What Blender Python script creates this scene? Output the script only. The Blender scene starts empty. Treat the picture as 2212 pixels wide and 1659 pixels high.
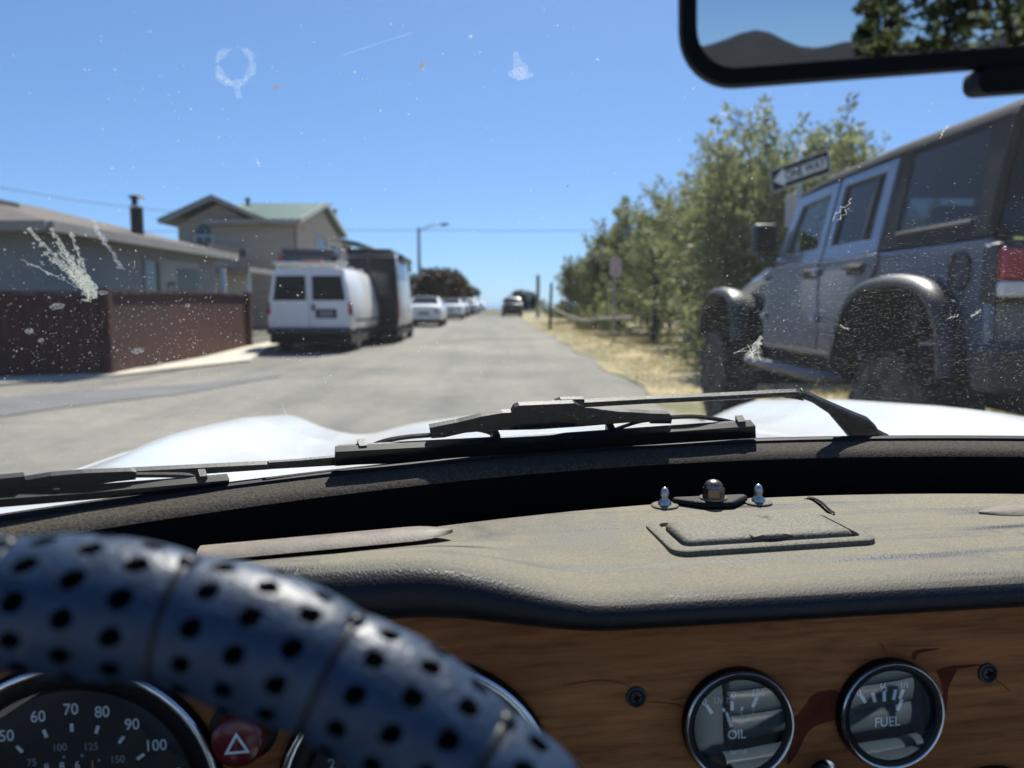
import bpy, bmesh, math, random
import numpy as np
from mathutils import Vector, Matrix, Quaternion, noise as mnoise

random.seed(7); np.random.seed(7)
R = math.radians
SC = bpy.context.scene
COL = SC.collection

# ------------------------------------------------------------------ camera, sky, sun, exposure
H = 1.13                     # eye height above the road
PITCH = R(6.0)
LENS, SENSOR = 6.86, 9.133   # small phone sensor, about 26 mm equivalent
cam_d = bpy.data.cameras.new('camera'); cam = bpy.data.objects.new('camera', cam_d); COL.objects.link(cam)
cam.location = (0, 0, H); cam.rotation_euler = (R(90) - PITCH, 0, 0)
cam_d.sensor_fit = 'HORIZONTAL'; cam_d.sensor_width = SENSOR; cam_d.lens = LENS
cam_d.clip_start = 0.02; cam_d.clip_end = 9000
cam_d.dof.use_dof = True; cam_d.dof.focus_distance = 0.60; cam_d.dof.aperture_fstop = 1.75
SC.camera = cam

SUN_AZ, SUN_EL = R(12.0), R(53.0)     # to the right of straight ahead, above the horizon
wd = bpy.data.worlds.new('World'); SC.world = wd; wd.use_nodes = True
wn = wd.node_tree.nodes; wl = wd.node_tree.links
bg = wn['Background']; bg.inputs['Strength'].default_value = 0.124
sky = wn.new('ShaderNodeTexSky'); sky.sky_type = 'NISHITA'; sky.sun_disc = False
sky.sun_elevation = SUN_EL; sky.sun_rotation = SUN_AZ
sky.air_density = 0.7; sky.dust_density = 0.3; sky.ozone_density = 8.0; sky.altitude = 0
gm_ = wn.new('ShaderNodeGamma'); gm_.inputs[1].default_value = 0.70; wl.new(sky.outputs[0], gm_.inputs[0])      # flatter, bluer clear sky
tn_ = wn.new('ShaderNodeMix'); tn_.data_type = 'RGBA'; tn_.blend_type = 'MULTIPLY'; tn_.inputs[0].default_value = 1.0; tn_.inputs[7].default_value = (0.70, 0.895, 1.11, 1)
wl.new(gm_.outputs[0], tn_.inputs[6]); wl.new(tn_.outputs[2], bg.inputs['Color'])
sd = bpy.data.lights.new('sun', 'SUN'); sd.energy = 5.0; sd.angle = R(0.53); sd.color = (1.0, 0.955, 0.88)
sun = bpy.data.objects.new('sun', sd); COL.objects.link(sun)
sdir = Vector((math.sin(SUN_AZ) * math.cos(SUN_EL), math.cos(SUN_AZ) * math.cos(SUN_EL), math.sin(SUN_EL)))
sun.rotation_euler = sdir.to_track_quat('Z', 'Y').to_euler(); sun.location = sdir * 60
SC.view_settings.view_transform = 'Standard'; SC.view_settings.look = 'None'
SC.view_settings.gamma = 1.0; SC.view_settings.use_curve_mapping = False
SC.view_settings.exposure = 0.85
SC.render.engine = 'CYCLES'
SC.cycles.use_denoising = True; SC.cycles.denoising_prefilter = 'ACCURATE'
SC.cycles.max_bounces = 8; SC.cycles.transparent_max_bounces = 24; SC.cycles.diffuse_bounces = 4
SC.cycles.caustics_reflective = False; SC.cycles.caustics_refractive = False
SC.cycles.sample_clamp_indirect = 6.0

# ------------------------------------------------------------------ geometry helpers
FPX = 2212 * LENS / SENSOR     # measuring scale: the photograph seen 2212 px wide
CP_, SP_ = math.cos(PITCH), math.sin(PITCH)
def ray(px, py):
    u = (px - 1106) / FPX; v = (829.5 - py) / FPX
    return Vector((u, CP_ + v * SP_, -SP_ + v * CP_))
EYE = Vector((0, 0, H))
def at(px, py, Y):
    d = ray(px, py); return EYE + d * (Y / d.y)
def gnd(px, py, z=0.0):
    d = ray(px, py); return EYE + d * ((z - H) / d.z)

class MB:
    def __init__(s): s.v = []; s.f = []; s.m = []; s.mi = 0
    def add(s, vs, fs):
        o = len(s.v); s.v += [tuple(p) for p in vs]
        for f in fs: s.f.append([i + o for i in f]); s.m.append(s.mi)
    def box(s, a, b):
        (x0, y0, z0), (x1, y1, z1) = a, b
        s.add([(x0,y0,z0),(x1,y0,z0),(x1,y1,z0),(x0,y1,z0),(x0,y0,z1),(x1,y0,z1),(x1,y1,z1),(x0,y1,z1)],
              [(0,3,2,1),(4,5,6,7),(0,1,5,4),(1,2,6,5),(2,3,7,6),(3,0,4,7)])
    def hexa(s, p):   # 8 corners: bottom ring, top ring
        s.add(p, [(0,3,2,1),(4,5,6,7),(0,1,5,4),(1,2,6,5),(2,3,7,6),(3,0,4,7)])
    def rings(s, rings, closed=True, cap0=True, cap1=True):
        n = len(rings[0]); vs = [p for r in rings for p in r]; fs = []
        for i in range(len(rings) - 1):
            for j in range(n if closed else n - 1):
                k = (j + 1) % n
                fs.append((i*n + j, i*n + k, (i+1)*n + k, (i+1)*n + j))
        if closed and cap0: fs.append(tuple(range(n - 1, -1, -1)))
        if closed and cap1: fs.append(tuple((len(rings) - 1) * n + j for j in range(n)))
        s.add(vs, fs)
    def tube(s, pts, r, n=8, cap=True):
        pts = [Vector(p) for p in pts]; rings = []; up = None
        for i, p in enumerate(pts):
            a = pts[max(i - 1, 0)]; b = pts[min(i + 1, len(pts) - 1)]; t = (b - a).normalized()
            if up is None: up = t.orthogonal().normalized()
            up = (up - t * up.dot(t)).normalized(); w = t.cross(up)
            rr = r[i] if isinstance(r, (list, tuple)) else r
            rings.append([p + (up * math.cos(q) + w * math.sin(q)) * rr for q in [2*math.pi*k/n for k in range(n)]])
        s.rings(rings, True, cap, cap)
    def lathe(s, prof, org, axis, n=32, closed_ends=True):   # prof: (radius, along axis)
        org = Vector(org); ax = Vector(axis).normalized(); u = ax.orthogonal().normalized(); w = ax.cross(u)
        s.rings([[org + ax * h + (u*math.cos(q) + w*math.sin(q)) * max(r, 1e-5) for q in [2*math.pi*k/n for k in range(n)]] for r, h in prof], True, closed_ends, closed_ends)
    def prism(s, poly, d):     # poly: 3-D points of a flat outline, d: extrusion vector
        poly = [Vector(p) for p in poly]; d = Vector(d); n = len(poly)
        s.rings([poly, [p + d for p in poly]])
    def grid(s, fn, nu, nv):
        vs = [fn(i / nu, j / nv) for i in range(nu + 1) for j in range(nv + 1)]
        fs = [(i*(nv+1)+j, (i+1)*(nv+1)+j, (i+1)*(nv+1)+j+1, i*(nv+1)+j+1) for i in range(nu) for j in range(nv)]
        s.add(vs, fs)
    def build(s, name, mats, parent=None, smooth=False, bevel=0.0, seg=2, recalc=True, solid=0.0, sub=0):
        me = bpy.data.meshes.new(name); me.from_pydata(s.v, [], s.f)
        if not isinstance(mats, (list, tuple)): mats = [mats]
        for m in mats: me.materials.append(M[m] if isinstance(m, str) else m)
        if len(mats) > 1: me.polygons.foreach_set('material_index', s.m)
        if recalc:
            bm = bmesh.new(); bm.from_mesh(me)
            bmesh.ops.recalc_face_normals(bm, faces=bm.faces); bm.to_mesh(me); bm.free()
        if smooth:
            me.polygons.foreach_set('use_smooth', [True] * len(me.polygons))
            if smooth != 'all': me.set_sharp_from_angle(angle=R(smooth if smooth is not True else 40))
        me.update()
        o = bpy.data.objects.new(name, me); COL.objects.link(o)
        if parent is not None: o.parent = parent
        if solid:
            md = o.modifiers.new('solid', 'SOLIDIFY'); md.thickness = solid; md.offset = 0
        if bevel:
            md = o.modifiers.new('bevel', 'BEVEL'); md.width = bevel; md.segments = seg; md.limit_method = 'ANGLE'; md.angle_limit = R(35)
            if not smooth:
                me.polygons.foreach_set('use_smooth', [True] * len(me.polygons)); me.set_sharp_from_angle(angle=R(30))
            md.harden_normals = False
        if sub:
            md = o.modifiers.new('sub', 'SUBSURF'); md.levels = sub; md.render_levels = sub
        return o

def tag(o, label=None, cat=None, group=None, kind=None):
    if label: o['label'] = label
    if cat: o['category'] = cat
    if group: o['group'] = group
    if kind: o['kind'] = kind
    return o
def empty(name, loc=(0,0,0), rz=0.0, parent=None):
    o = bpy.data.objects.new(name, None); COL.objects.link(o); o.location = loc; o.rotation_euler = (0,0,rz)
    o.empty_display_size = 0.1
    if parent is not None: o.parent = parent
    return o
def copy_tree(o, parent=None):
    c = o.copy(); COL.objects.link(c); c.parent = parent
    for ch in o.children: copy_tree(ch, c)
    return c
_txt = {}
def text_mesh(body, size, depth=0.0, bold=0.012):
    cu = bpy.data.curves.new('t', 'FONT'); cu.body = body; cu.size = size; cu.align_x = 'CENTER'; cu.align_y = 'CENTER'; cu.extrude = depth; cu.offset = size * bold; cu.resolution_u = 4
    ob = bpy.data.objects.new('t', cu); COL.objects.link(ob); bpy.context.view_layer.update()
    me = bpy.data.meshes.new_from_object(ob.evaluated_get(bpy.context.evaluated_depsgraph_get()))
    bpy.data.objects.remove(ob); bpy.data.curves.remove(cu)
    return me
def text_obj(name, body, size, mat, parent, loc, rot, sx=1.0, bold=0.012):
    me = text_mesh(body, size, 0.0, bold); me.materials.clear(); me.materials.append(M[mat])
    o = bpy.data.objects.new(name, me); COL.objects.link(o); o.parent = parent; o.location = loc; o.rotation_euler = rot; o.scale = (sx, 1, 1)
    return o
def lerp(a, b, t): return a + (b - a) * t
def smooth(a, b, x):
    t = min(1, max(0, (x - a) / (b - a))); return t * t * (3 - 2 * t)
def interp(x, pts):
    if x <= pts[0][0]: return pts[0][1]
    for (x0, y0), (x1, y1) in zip(pts, pts[1:]):
        if x <= x1: return lerp(y0, y1, (x - x0) / (x1 - x0))
    return pts[-1][1]
def cspline(pts, n=8):    # Catmull-Rom through points
    P = [Vector(p) for p in pts]; out = []
    for i in range(len(P) - 1):
        p0 = P[max(i-1,0)]; p1 = P[i]; p2 = P[i+1]; p3 = P[min(i+2, len(P)-1)]
        for k in range(n):
            t = k / n
            out.append(0.5 * ((2*p1) + (p2-p0)*t + (2*p0-5*p1+4*p2-p3)*t*t + (3*p1-p0-3*p2+p3)*t**3))
    out.append(P[-1]); return out

# ------------------------------------------------------------------ materials
M = {}
def nodes(name):
    m = bpy.data.materials.new(name); m.use_nodes = True; M[name] = m
    nt = m.node_tree; return m, nt.nodes, nt.links, nt.nodes['Principled BSDF']
def ramp(n, cols):
    r = n.new('ShaderNodeValToRGB'); e = r.color_ramp.elements
    while len(e) > 2: e.remove(e[-1])
    e[0].position, e[0].color = cols[0][0], (*cols[0][1], 1); e[1].position, e[1].color = cols[-1][0], (*cols[-1][1], 1)
    for p, c in cols[1:-1]:
        q = e.new(p); q.color = (*c, 1)
    return r
def mat(name, c, rough=0.5, metal=0.0, spec=0.5, var=0.0, scale=8.0, bump=0.0, bscale=None, coat=0.0, detail=4.0, stretch=(1,1,1), c2=None, rvar=0.0):
    m, n, l, p = nodes(name)
    p.inputs['Roughness'].default_value = rough; p.inputs['Metallic'].default_value = metal
    p.inputs['Specular IOR Level'].default_value = spec; p.inputs['Coat Weight'].default_value = coat
    p.inputs['Base Color'].default_value = (*c, 1)
    if var or bump or c2 or rvar:
        tc = n.new('ShaderNodeTexCoord'); mp = n.new('ShaderNodeMapping'); l.new(tc.outputs['Object'], mp.inputs[0]); mp.inputs['Scale'].default_value = stretch
        if var or c2 or rvar:
            t = n.new('ShaderNodeTexNoise'); t.inputs['Scale'].default_value = scale; t.inputs['Detail'].default_value = detail; l.new(mp.outputs[0], t.inputs[0])
            lo = tuple(x * (1 - var) for x in c); hi = c2 if c2 else tuple(min(1, x * (1 + var)) for x in c)
            r = ramp(n, [(0.32, lo), (0.68, hi)]); l.new(t.outputs['Fac'], r.inputs[0]); l.new(r.outputs[0], p.inputs['Base Color'])
            if rvar:
                mr = n.new('ShaderNodeMapRange'); mr.inputs[1].default_value = 0.3; mr.inputs[2].default_value = 0.7
                mr.inputs[3].default_value = rough - rvar; mr.inputs[4].default_value = rough + rvar
                l.new(t.outputs['Fac'], mr.inputs[0]); l.new(mr.outputs[0], p.inputs['Roughness'])
        if bump:
            t2 = n.new('ShaderNodeTexNoise'); t2.inputs['Scale'].default_value = bscale or scale * 6; t2.inputs['Detail'].default_value = 3; l.new(mp.outputs[0], t2.inputs[0])
            b = n.new('ShaderNodeBump'); b.inputs['Strength'].default_value = 1.0; b.inputs['Distance'].default_value = bump; l.new(t2.outputs['Fac'], b.inputs['Height']); l.new(b.outputs[0], p.inputs['Normal'])
    return m

# outdoors
def mat_asphalt():
    m, n, l, p = nodes('asphalt')
    tc = n.new('ShaderNodeTexCoord')
    a = n.new('ShaderNodeTexNoise'); a.inputs['Scale'].default_value = 0.35; a.inputs['Detail'].default_value = 5; l.new(tc.outputs['Object'], a.inputs[0])
    b = n.new('ShaderNodeTexNoise'); b.inputs['Scale'].default_value = 55; b.inputs['Detail'].default_value = 3; l.new(tc.outputs['Object'], b.inputs[0])
    mp = n.new('ShaderNodeMapping'); mp.inputs['Scale'].default_value = (1.2, 0.12, 1); l.new(tc.outputs['Object'], mp.inputs[0])
    c = n.new('ShaderNodeTexNoise'); c.inputs['Scale'].default_value = 1.3; c.inputs['Detail'].default_value = 4; l.new(mp.outputs[0], c.inputs[0])
    r1 = ramp(n, [(0.3, (0.128, 0.126, 0.109)), (0.5, (0.180, 0.172, 0.148)), (0.72, (0.235, 0.220, 0.184))]); l.new(a.outputs['Fac'], r1.inputs[0])
    r2 = ramp(n, [(0.3, (0.86, 0.86, 0.86)), (0.7, (1.1, 1.1, 1.1))]); l.new(b.outputs['Fac'], r2.inputs[0])
    r3 = ramp(n, [(0.25, (0.72, 0.72, 0.74)), (0.5, (1, 1, 1)), (0.8, (1.12, 1.1, 1.06))]); l.new(c.outputs['Fac'], r3.inputs[0])
    x = n.new('ShaderNodeMix'); x.data_type = 'RGBA'; x.blend_type = 'MULTIPLY'; x.inputs[0].default_value = 1; l.new(r1.outputs[0], x.inputs[6]); l.new(r2.outputs[0], x.inputs[7])
    y = n.new('ShaderNodeMix'); y.data_type = 'RGBA'; y.blend_type = 'MULTIPLY'; y.inputs[0].default_value = 1; l.new(x.outputs[2], y.inputs[6]); l.new(r3.outputs[0], y.inputs[7])
    e = n.new('ShaderNodeTexNoise'); e.inputs['Scale'].default_value = 4.5; e.inputs['Detail'].default_value = 6; e.inputs['Roughness'].default_value = 0.7; l.new(tc.outputs['Object'], e.inputs[0])
    r4 = ramp(n, [(0.3, (0.80, 0.80, 0.80)), (0.5, (1, 1, 1)), (0.72, (1.22, 1.20, 1.15))]); l.new(e.outputs['Fac'], r4.inputs[0])
    w = n.new('ShaderNodeMix'); w.data_type = 'RGBA'; w.blend_type = 'MULTIPLY'; w.inputs[0].default_value = 1; l.new(y.outputs[2], w.inputs[6]); l.new(r4.outputs[0], w.inputs[7]); y = w
    l.new(y.outputs[2], p.inputs['Base Color']); p.inputs['Roughness'].default_value = 0.9; p.inputs['Specular IOR Level'].default_value = 0.25
    bp = n.new('ShaderNodeBump'); bp.inputs['Distance'].default_value = 0.004; l.new(b.outputs['Fac'], bp.inputs['Height']); l.new(bp.outputs[0], p.inputs['Normal'])
mat_asphalt()
mat('asphalt_patch', (0.118, 0.118, 0.117), 0.92, var=0.15, scale=1.5, bump=0.003, bscale=60)
mat('concrete', (0.46, 0.42, 0.34), 0.9, var=0.12, scale=1.2, bump=0.003, bscale=40)
mat('dry_ground', (0.165, 0.165, 0.070), 0.95, var=0.3, scale=0.9, c2=(0.37, 0.29, 0.155), bump=0.02, bscale=14)
mat('soil', (0.075, 0.08, 0.055), 0.95, var=0.4, scale=0.05, c2=(0.12, 0.115, 0.075))
mat('sea', (0.10, 0.20, 0.30), 0.25, var=0.1, scale=0.02, bump=0.1, bscale=0.4)
mat('hill', (0.008, 0.009, 0.009), 0.95, var=0.4, scale=0.02)
mat('stucco', (0.30, 0.295, 0.285), 0.95, var=0.06, scale=2, bump=0.004, bscale=50)
mat('stucco_light', (0.42, 0.40, 0.34), 0.95, var=0.05, scale=2)
mat('fascia', (0.34, 0.31, 0.27), 0.8, var=0.08, scale=3)
mat('roof_shingle', (0.115, 0.10, 0.088), 0.95, var=0.25, scale=3, stretch=(1, 1, 6), bump=0.01, bscale=20)
mat('dark_roof', (0.06, 0.06, 0.065), 0.9, var=0.2, scale=3)
mat('tan_siding', (0.50, 0.40, 0.30), 0.92, var=0.1, scale=2, bump=0.006, bscale=12, stretch=(0.3, 0.3, 3))
mat('tan_trim', (0.45, 0.40, 0.34), 0.8)
mat('green_metal', (0.075, 0.145, 0.115), 0.45, var=0.12, scale=1.5)
mat('green_trim', (0.05, 0.085, 0.07), 0.6)
mat('white_paint', (0.78, 0.78, 0.76), 0.5, var=0.03, scale=3)
mat('black_metal', (0.02, 0.02, 0.022), 0.45, metal=0.3)
mat('galvanised', (0.42, 0.44, 0.46), 0.45, metal=0.7, var=0.12, scale=9)
mat('steel', (0.6, 0.6, 0.6), 0.25, metal=1.0)
mat('window_dark', (0.015, 0.018, 0.02), 0.06, spec=0.6)
mat('curtain', (0.35, 0.34, 0.32), 0.9)
mat('fence_wood', (0.060, 0.022, 0.016), 0.85, var=0.4, scale=3, stretch=(6, 6, 0.6), bump=0.002, bscale=20)
mat('fence_wood_red', (0.075, 0.023, 0.015), 0.8, var=0.35, scale=3, stretch=(6, 6, 0.6), bump=0.002, bscale=20)
mat('old_wood', (0.25, 0.22, 0.17), 0.9, var=0.25, scale=6, stretch=(4, 4, 0.5))
mat('dark_post', (0.035, 0.03, 0.025), 0.9)
mat('bark', (0.075, 0.06, 0.045), 0.95, var=0.3, scale=8, bump=0.01, bscale=30)
# vehicles
mat('van_white', (0.86, 0.86, 0.85), 0.28, coat=0.4, var=0.03, scale=2)
mat('van_dark', (0.010, 0.011, 0.013), 0.4, spec=0.3)
mat('van_lit_side', (0.52, 0.53, 0.54), 0.35, coat=0.4)  # pale tone paints the sunlight on the dark van's side
mat('car_white', (0.75, 0.75, 0.74), 0.25, coat=0.6)
mat('car_silver', (0.35, 0.36, 0.38), 0.3, metal=0.5, coat=0.6)
mat('car_dark', (0.02, 0.021, 0.024), 0.25, coat=0.6)
mat('jeep_paint', (0.108, 0.130, 0.172), 0.28, metal=0.3, coat=0.6, var=0.05, scale=1.5)
mat('hardtop', (0.020, 0.024, 0.032), 0.75, spec=0.06, bump=0.0006, bscale=300)
mat('flare', (0.022, 0.023, 0.025), 0.42, bump=0.0006, bscale=250)
mat('rubber', (0.030, 0.028, 0.026), 0.9, spec=0.2, var=0.3, scale=9, c2=(0.11, 0.097, 0.082))
mat('rim_dark', (0.05, 0.05, 0.052), 0.4, metal=0.6)
mat('rim_silver', (0.5, 0.5, 0.5), 0.3, metal=0.8)
mat('tail_red', (0.30, 0.012, 0.012), 0.2, coat=0.8)
mat('lens_clear', (0.6, 0.6, 0.6), 0.15, coat=0.8)
mat('chrome', (0.75, 0.75, 0.76), 0.12, metal=1.0)
mat('bezel_metal', (0.55, 0.56, 0.58), 0.22, metal=1.0)
mat('plastic_black', (0.018, 0.018, 0.019), 0.5)
mat('plate', (0.22, 0.22, 0.24), 0.6)
mat('underbody', (0.012, 0.012, 0.012), 0.9)
mat('sign_black', (0.006, 0.006, 0.007), 0.6, spec=0.1)
mat('sign_white', (0.72, 0.72, 0.72), 0.5)
mat('sign_faded', (0.78, 0.62, 0.60), 0.6)
mat('sign_back', (0.36, 0.37, 0.38), 0.5, metal=0.3)
mat('sign_red', (0.45, 0.10, 0.08), 0.6)
mat('orange', (0.65, 0.16, 0.08), 0.6)
mat('tarp', (0.22, 0.15, 0.11), 0.7, var=0.3, scale=9, c2=(0.62, 0.58, 0.54))
mat('blue_wall', (0.12, 0.145, 0.20), 0.9)
mat('brown_wall', (0.10, 0.075, 0.06), 0.9)
def mat_glass(name, tint, mixf, rough=0.0):
    m, n, l, p = nodes(name); n.remove(p)
    t = n.new('ShaderNodeBsdfTransparent'); t.inputs[0].default_value = (*tint, 1)
    g = n.new('ShaderNodeBsdfGlossy'); g.inputs['Roughness'].default_value = rough
    f = n.new('ShaderNodeLayerWeight'); f.inputs[0].default_value = 0.5
    pw = n.new('ShaderNodeMath'); pw.operation = 'POWER'; pw.inputs[1].default_value = 5.0; l.new(f.outputs['Facing'], pw.inputs[0])
    mx = n.new('ShaderNodeMixShader'); ad = n.new('ShaderNodeMath'); ad.operation = 'MULTIPLY_ADD'; ad.inputs[1].default_value = 0.96 * mixf; ad.inputs[2].default_value = 0.04 * mixf
    l.new(pw.outputs[0], ad.inputs[0]); l.new(ad.outputs[0], mx.inputs[0]); l.new(t.outputs[0], mx.inputs[1]); l.new(g.outputs[0], mx.inputs[2])
    l.new(mx.outputs[0], n['Material Output'].inputs[0])
mat_glass('tinted_glass', (0.10, 0.11, 0.115), 0.8)
mat_glass('door_glass', (0.72, 0.82, 0.82), 1.0)
mat_glass('gauge_glass', (0.96, 0.96, 0.96), 2.4)
m, n, l, p = nodes('screen_glass'); n.remove(p)
t = n.new('ShaderNodeBsdfTransparent'); t.inputs[0].default_value = (0.925, 0.945, 0.94, 1); l.new(t.outputs[0], n['Material Output'].inputs[0])
def mat_dust(name, col, alpha, uneven=0.0, scale=900):
    m, n, l, p = nodes(name); n.remove(p)
    d = n.new('ShaderNodeBsdfDiffuse'); d.inputs[0].default_value = (*col, 1)
    tr = n.new('ShaderNodeBsdfTranslucent'); tr.inputs[0].default_value = (*col, 1)
    a = n.new('ShaderNodeMixShader'); a.inputs[0].default_value = 0.5; l.new(d.outputs[0], a.inputs[1]); l.new(tr.outputs[0], a.inputs[2])
    t = n.new('ShaderNodeBsdfTransparent'); b = n.new('ShaderNodeMixShader'); b.inputs[0].default_value = alpha
    if uneven:
        tc = n.new('ShaderNodeTexCoord'); tx = n.new('ShaderNodeTexNoise'); tx.inputs['Scale'].default_value = scale; tx.inputs['Detail'].default_value = 3; l.new(tc.outputs['Object'], tx.inputs[0])
        mr = n.new('ShaderNodeMapRange'); mr.inputs[1].default_value = 0.40; mr.inputs[2].default_value = 0.62; mr.inputs[3].default_value = alpha * (1 - uneven); mr.inputs[4].default_value = alpha
        l.new(tx.outputs['Fac'], mr.inputs[0]); l.new(mr.outputs[0], b.inputs[0])
    l.new(t.outputs[0], b.inputs[1]); l.new(a.outputs[0], b.inputs[2]); l.new(b.outputs[0], n['Material Output'].inputs[0])
mat_dust('dust', (0.64, 0.64, 0.61), 0.44)
mat_dust('splat', (0.72, 0.74, 0.66), 0.46, 0.8, 1300)
mat_dust('splat_thin', (0.70, 0.75, 0.80), 0.24, 0.7, 900)
mat_dust('grime', (0.30, 0.22, 0.16), 0.7)
def mat_leaf(name, cols, trans=0.35):
    m, n, l, p = nodes(name)
    g = n.new('ShaderNodeNewGeometry'); tc = n.new('ShaderNodeTexCoord')
    t = n.new('ShaderNodeTexNoise'); t.inputs['Scale'].default_value = 0.9; l.new(tc.outputs['Object'], t.inputs[0])
    a = n.new('ShaderNodeMath'); a.operation = 'MULTIPLY_ADD'; a.inputs[1].default_value = 0.55; l.new(g.outputs['Random Per Island'], a.inputs[0])
    b = n.new('ShaderNodeMath'); b.operation = 'MULTIPLY_ADD'; b.inputs[1].default_value = 0.9; b.inputs[2].default_value = -0.22; l.new(t.outputs['Fac'], b.inputs[0]); l.new(b.outputs[0], a.inputs[2])
    r = ramp(n, cols); l.new(a.outputs[0], r.inputs[0]); l.new(r.outputs[0], p.inputs['Base Color']); p.inputs['Roughness'].default_value = 0.55
    tr = n.new('ShaderNodeBsdfTranslucent'); l.new(r.outputs[0], tr.inputs[0])
    mx = n.new('ShaderNodeMixShader'); mx.inputs[0].default_value = trans; l.new(p.outputs[0], mx.inputs[1]); l.new(tr.outputs[0], mx.inputs[2])
    l.new(mx.outputs[0], n['Material Output'].inputs[0])
mat_leaf('leaf_willow', [(0.1, (0.070, 0.088, 0.034)), (0.45, (0.155, 0.178, 0.068)), (0.75, (0.25, 0.265, 0.108)), (1.0, (0.35, 0.32, 0.145))], 0.50)
mat_leaf('leaf_dark', [(0.1, (0.020, 0.026, 0.012)), (0.5, (0.05, 0.055, 0.022)), (1.0, (0.10, 0.09, 0.04))], 0.25)
mat_leaf('leaf_oak', [(0.1, (0.03, 0.04, 0.015)), (0.5, (0.075, 0.095, 0.03)), (1.0, (0.15, 0.16, 0.06))], 0.3)
mat_leaf('leaf_brown', [(0.1, (0.04, 0.028, 0.018)), (0.5, (0.075, 0.05, 0.03)), (1.0, (0.10, 0.09, 0.04))], 0.25)
mat_leaf('grass_dry', [(0.1, (0.25, 0.18, 0.08)), (0.4, (0.42, 0.32, 0.16)), (0.66, (0.46, 0.38, 0.18)), (1.0, (0.16, 0.19, 0.06))], 0.3)
# the sports car
mat('bead_shade', (0.30, 0.31, 0.32), 0.5)  # grey puts the shading line of the wing bead into its colour
mat('body_white', (0.56, 0.57, 0.565), 0.28, coat=0.35, var=0.05, scale=5, c2=(0.60, 0.605, 0.60))
def mat_dash():
    m, n, l, p = nodes('dash_vinyl')
    tc = n.new('ShaderNodeTexCoord')
    gr = n.new('ShaderNodeTexVoronoi'); gr.inputs['Scale'].default_value = 850; l.new(tc.outputs['Object'], gr.inputs[0])
    g2 = n.new('ShaderNodeTexNoise'); g2.inputs['Scale'].default_value = 620; g2.inputs['Detail'].default_value = 3; l.new(tc.outputs['Object'], g2.inputs[0])
    du = n.new('ShaderNodeTexNoise'); du.inputs['Scale'].default_value = 9; du.inputs['Detail'].default_value = 6; du.inputs['Roughness'].default_value = 0.65; l.new(tc.outputs['Object'], du.inputs[0])
    wi = n.new('ShaderNodeMapping'); wi.inputs['Scale'].default_value = (5, 55, 30); wi.inputs['Rotation'].default_value = (0, 0, 0.12); l.new(tc.outputs['Object'], wi.inputs[0])
    wn_ = n.new('ShaderNodeTexNoise'); wn_.inputs['Scale'].default_value = 1; wn_.inputs['Detail'].default_value = 3; l.new(wi.outputs[0], wn_.inputs[0])
    # dust lies where the vinyl faces up and has not been rubbed away
    ge = n.new('ShaderNodeNewGeometry'); sx = n.new('ShaderNodeSeparateXYZ'); l.new(ge.outputs['True Normal'], sx.inputs[0])
    up = n.new('ShaderNodeMapRange'); up.inputs[1].default_value = 0.80; up.inputs[2].default_value = 0.985; l.new(sx.outputs['Z'], up.inputs[0])
    d1 = n.new('ShaderNodeMapRange'); d1.inputs[1].default_value = 0.25; d1.inputs[2].default_value = 0.52; l.new(du.outputs['Fac'], d1.inputs[0])
    d2 = n.new('ShaderNodeMapRange'); d2.inputs[1].default_value = 0.30; d2.inputs[2].default_value = 0.46; l.new(wn_.outputs['Fac'], d2.inputs[0])
    mu = n.new('ShaderNodeMath'); mu.operation = 'MULTIPLY'; l.new(d1.outputs[0], mu.inputs[0]); l.new(d2.outputs[0], mu.inputs[1])
    mu2 = n.new('ShaderNodeMath'); mu2.operation = 'MULTIPLY'; l.new(mu.outputs[0], mu2.inputs[0]); l.new(up.outputs[0], mu2.inputs[1])
    rr = ramp(n, [(0.3, (0.135, 0.118, 0.083)), (0.7, (0.205, 0.182, 0.130))]); l.new(g2.outputs['Fac'], rr.inputs[0])
    mx = n.new('ShaderNodeMix'); mx.data_type = 'RGBA'; l.new(mu2.outputs[0], mx.inputs[0]); mx.inputs[6].default_value = (0.0055, 0.006, 0.008, 1); p.inputs['Specular IOR Level'].default_value = 0.32; l.new(rr.outputs[0], mx.inputs[7])
    # even where wiped some dust stays in the grain
    mn = n.new('ShaderNodeMapRange'); mn.inputs[3].default_value = 0.0; mn.inputs[4].default_value = 1.0; l.new(mu2.outputs[0], mn.inputs[0])
    l.new(mx.outputs[2], p.inputs['Base Color'])
    ro = n.new('ShaderNodeMapRange'); ro.inputs[3].default_value = 0.42; ro.inputs[4].default_value = 0.85; l.new(mu2.outputs[0], ro.inputs[0]); l.new(ro.outputs[0], p.inputs['Roughness'])
    ad = n.new('ShaderNodeMath'); ad.operation = 'ADD'; l.new(gr.outputs['Distance'], ad.inputs[0]); l.new(g2.outputs['Fac'], ad.inputs[1])
    bp = n.new('ShaderNodeBump'); bp.inputs['Distance'].default_value = 0.00024; bp.inputs['Strength'].default_value = 0.8; l.new(ad.outputs[0], bp.inputs['Height']); l.new(bp.outputs[0], p.inputs['Normal'])
mat_dash()
mat('scuttle_vinyl', (0.040, 0.035, 0.028), 0.85, spec=0.12, var=0.3, scale=500, c2=(0.075, 0.064, 0.050), bump=0.0005, bscale=600)
mat('scuttle_face', (0.004, 0.004, 0.0045), 0.7, spec=0.1)
mat('vinyl_black', (0.006, 0.0065, 0.008), 0.6, spec=0.2, bump=0.0005, bscale=700)
mat('trim_bronze', (0.155, 0.128, 0.103), 0.6, spec=0.3, metal=0.0, var=0.25, scale=60, bump=0.0002, bscale=500)
mat('crack_foam', (0.10, 0.035, 0.015), 0.95, var=0.5, scale=300, c2=(0.30, 0.18, 0.12))
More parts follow.
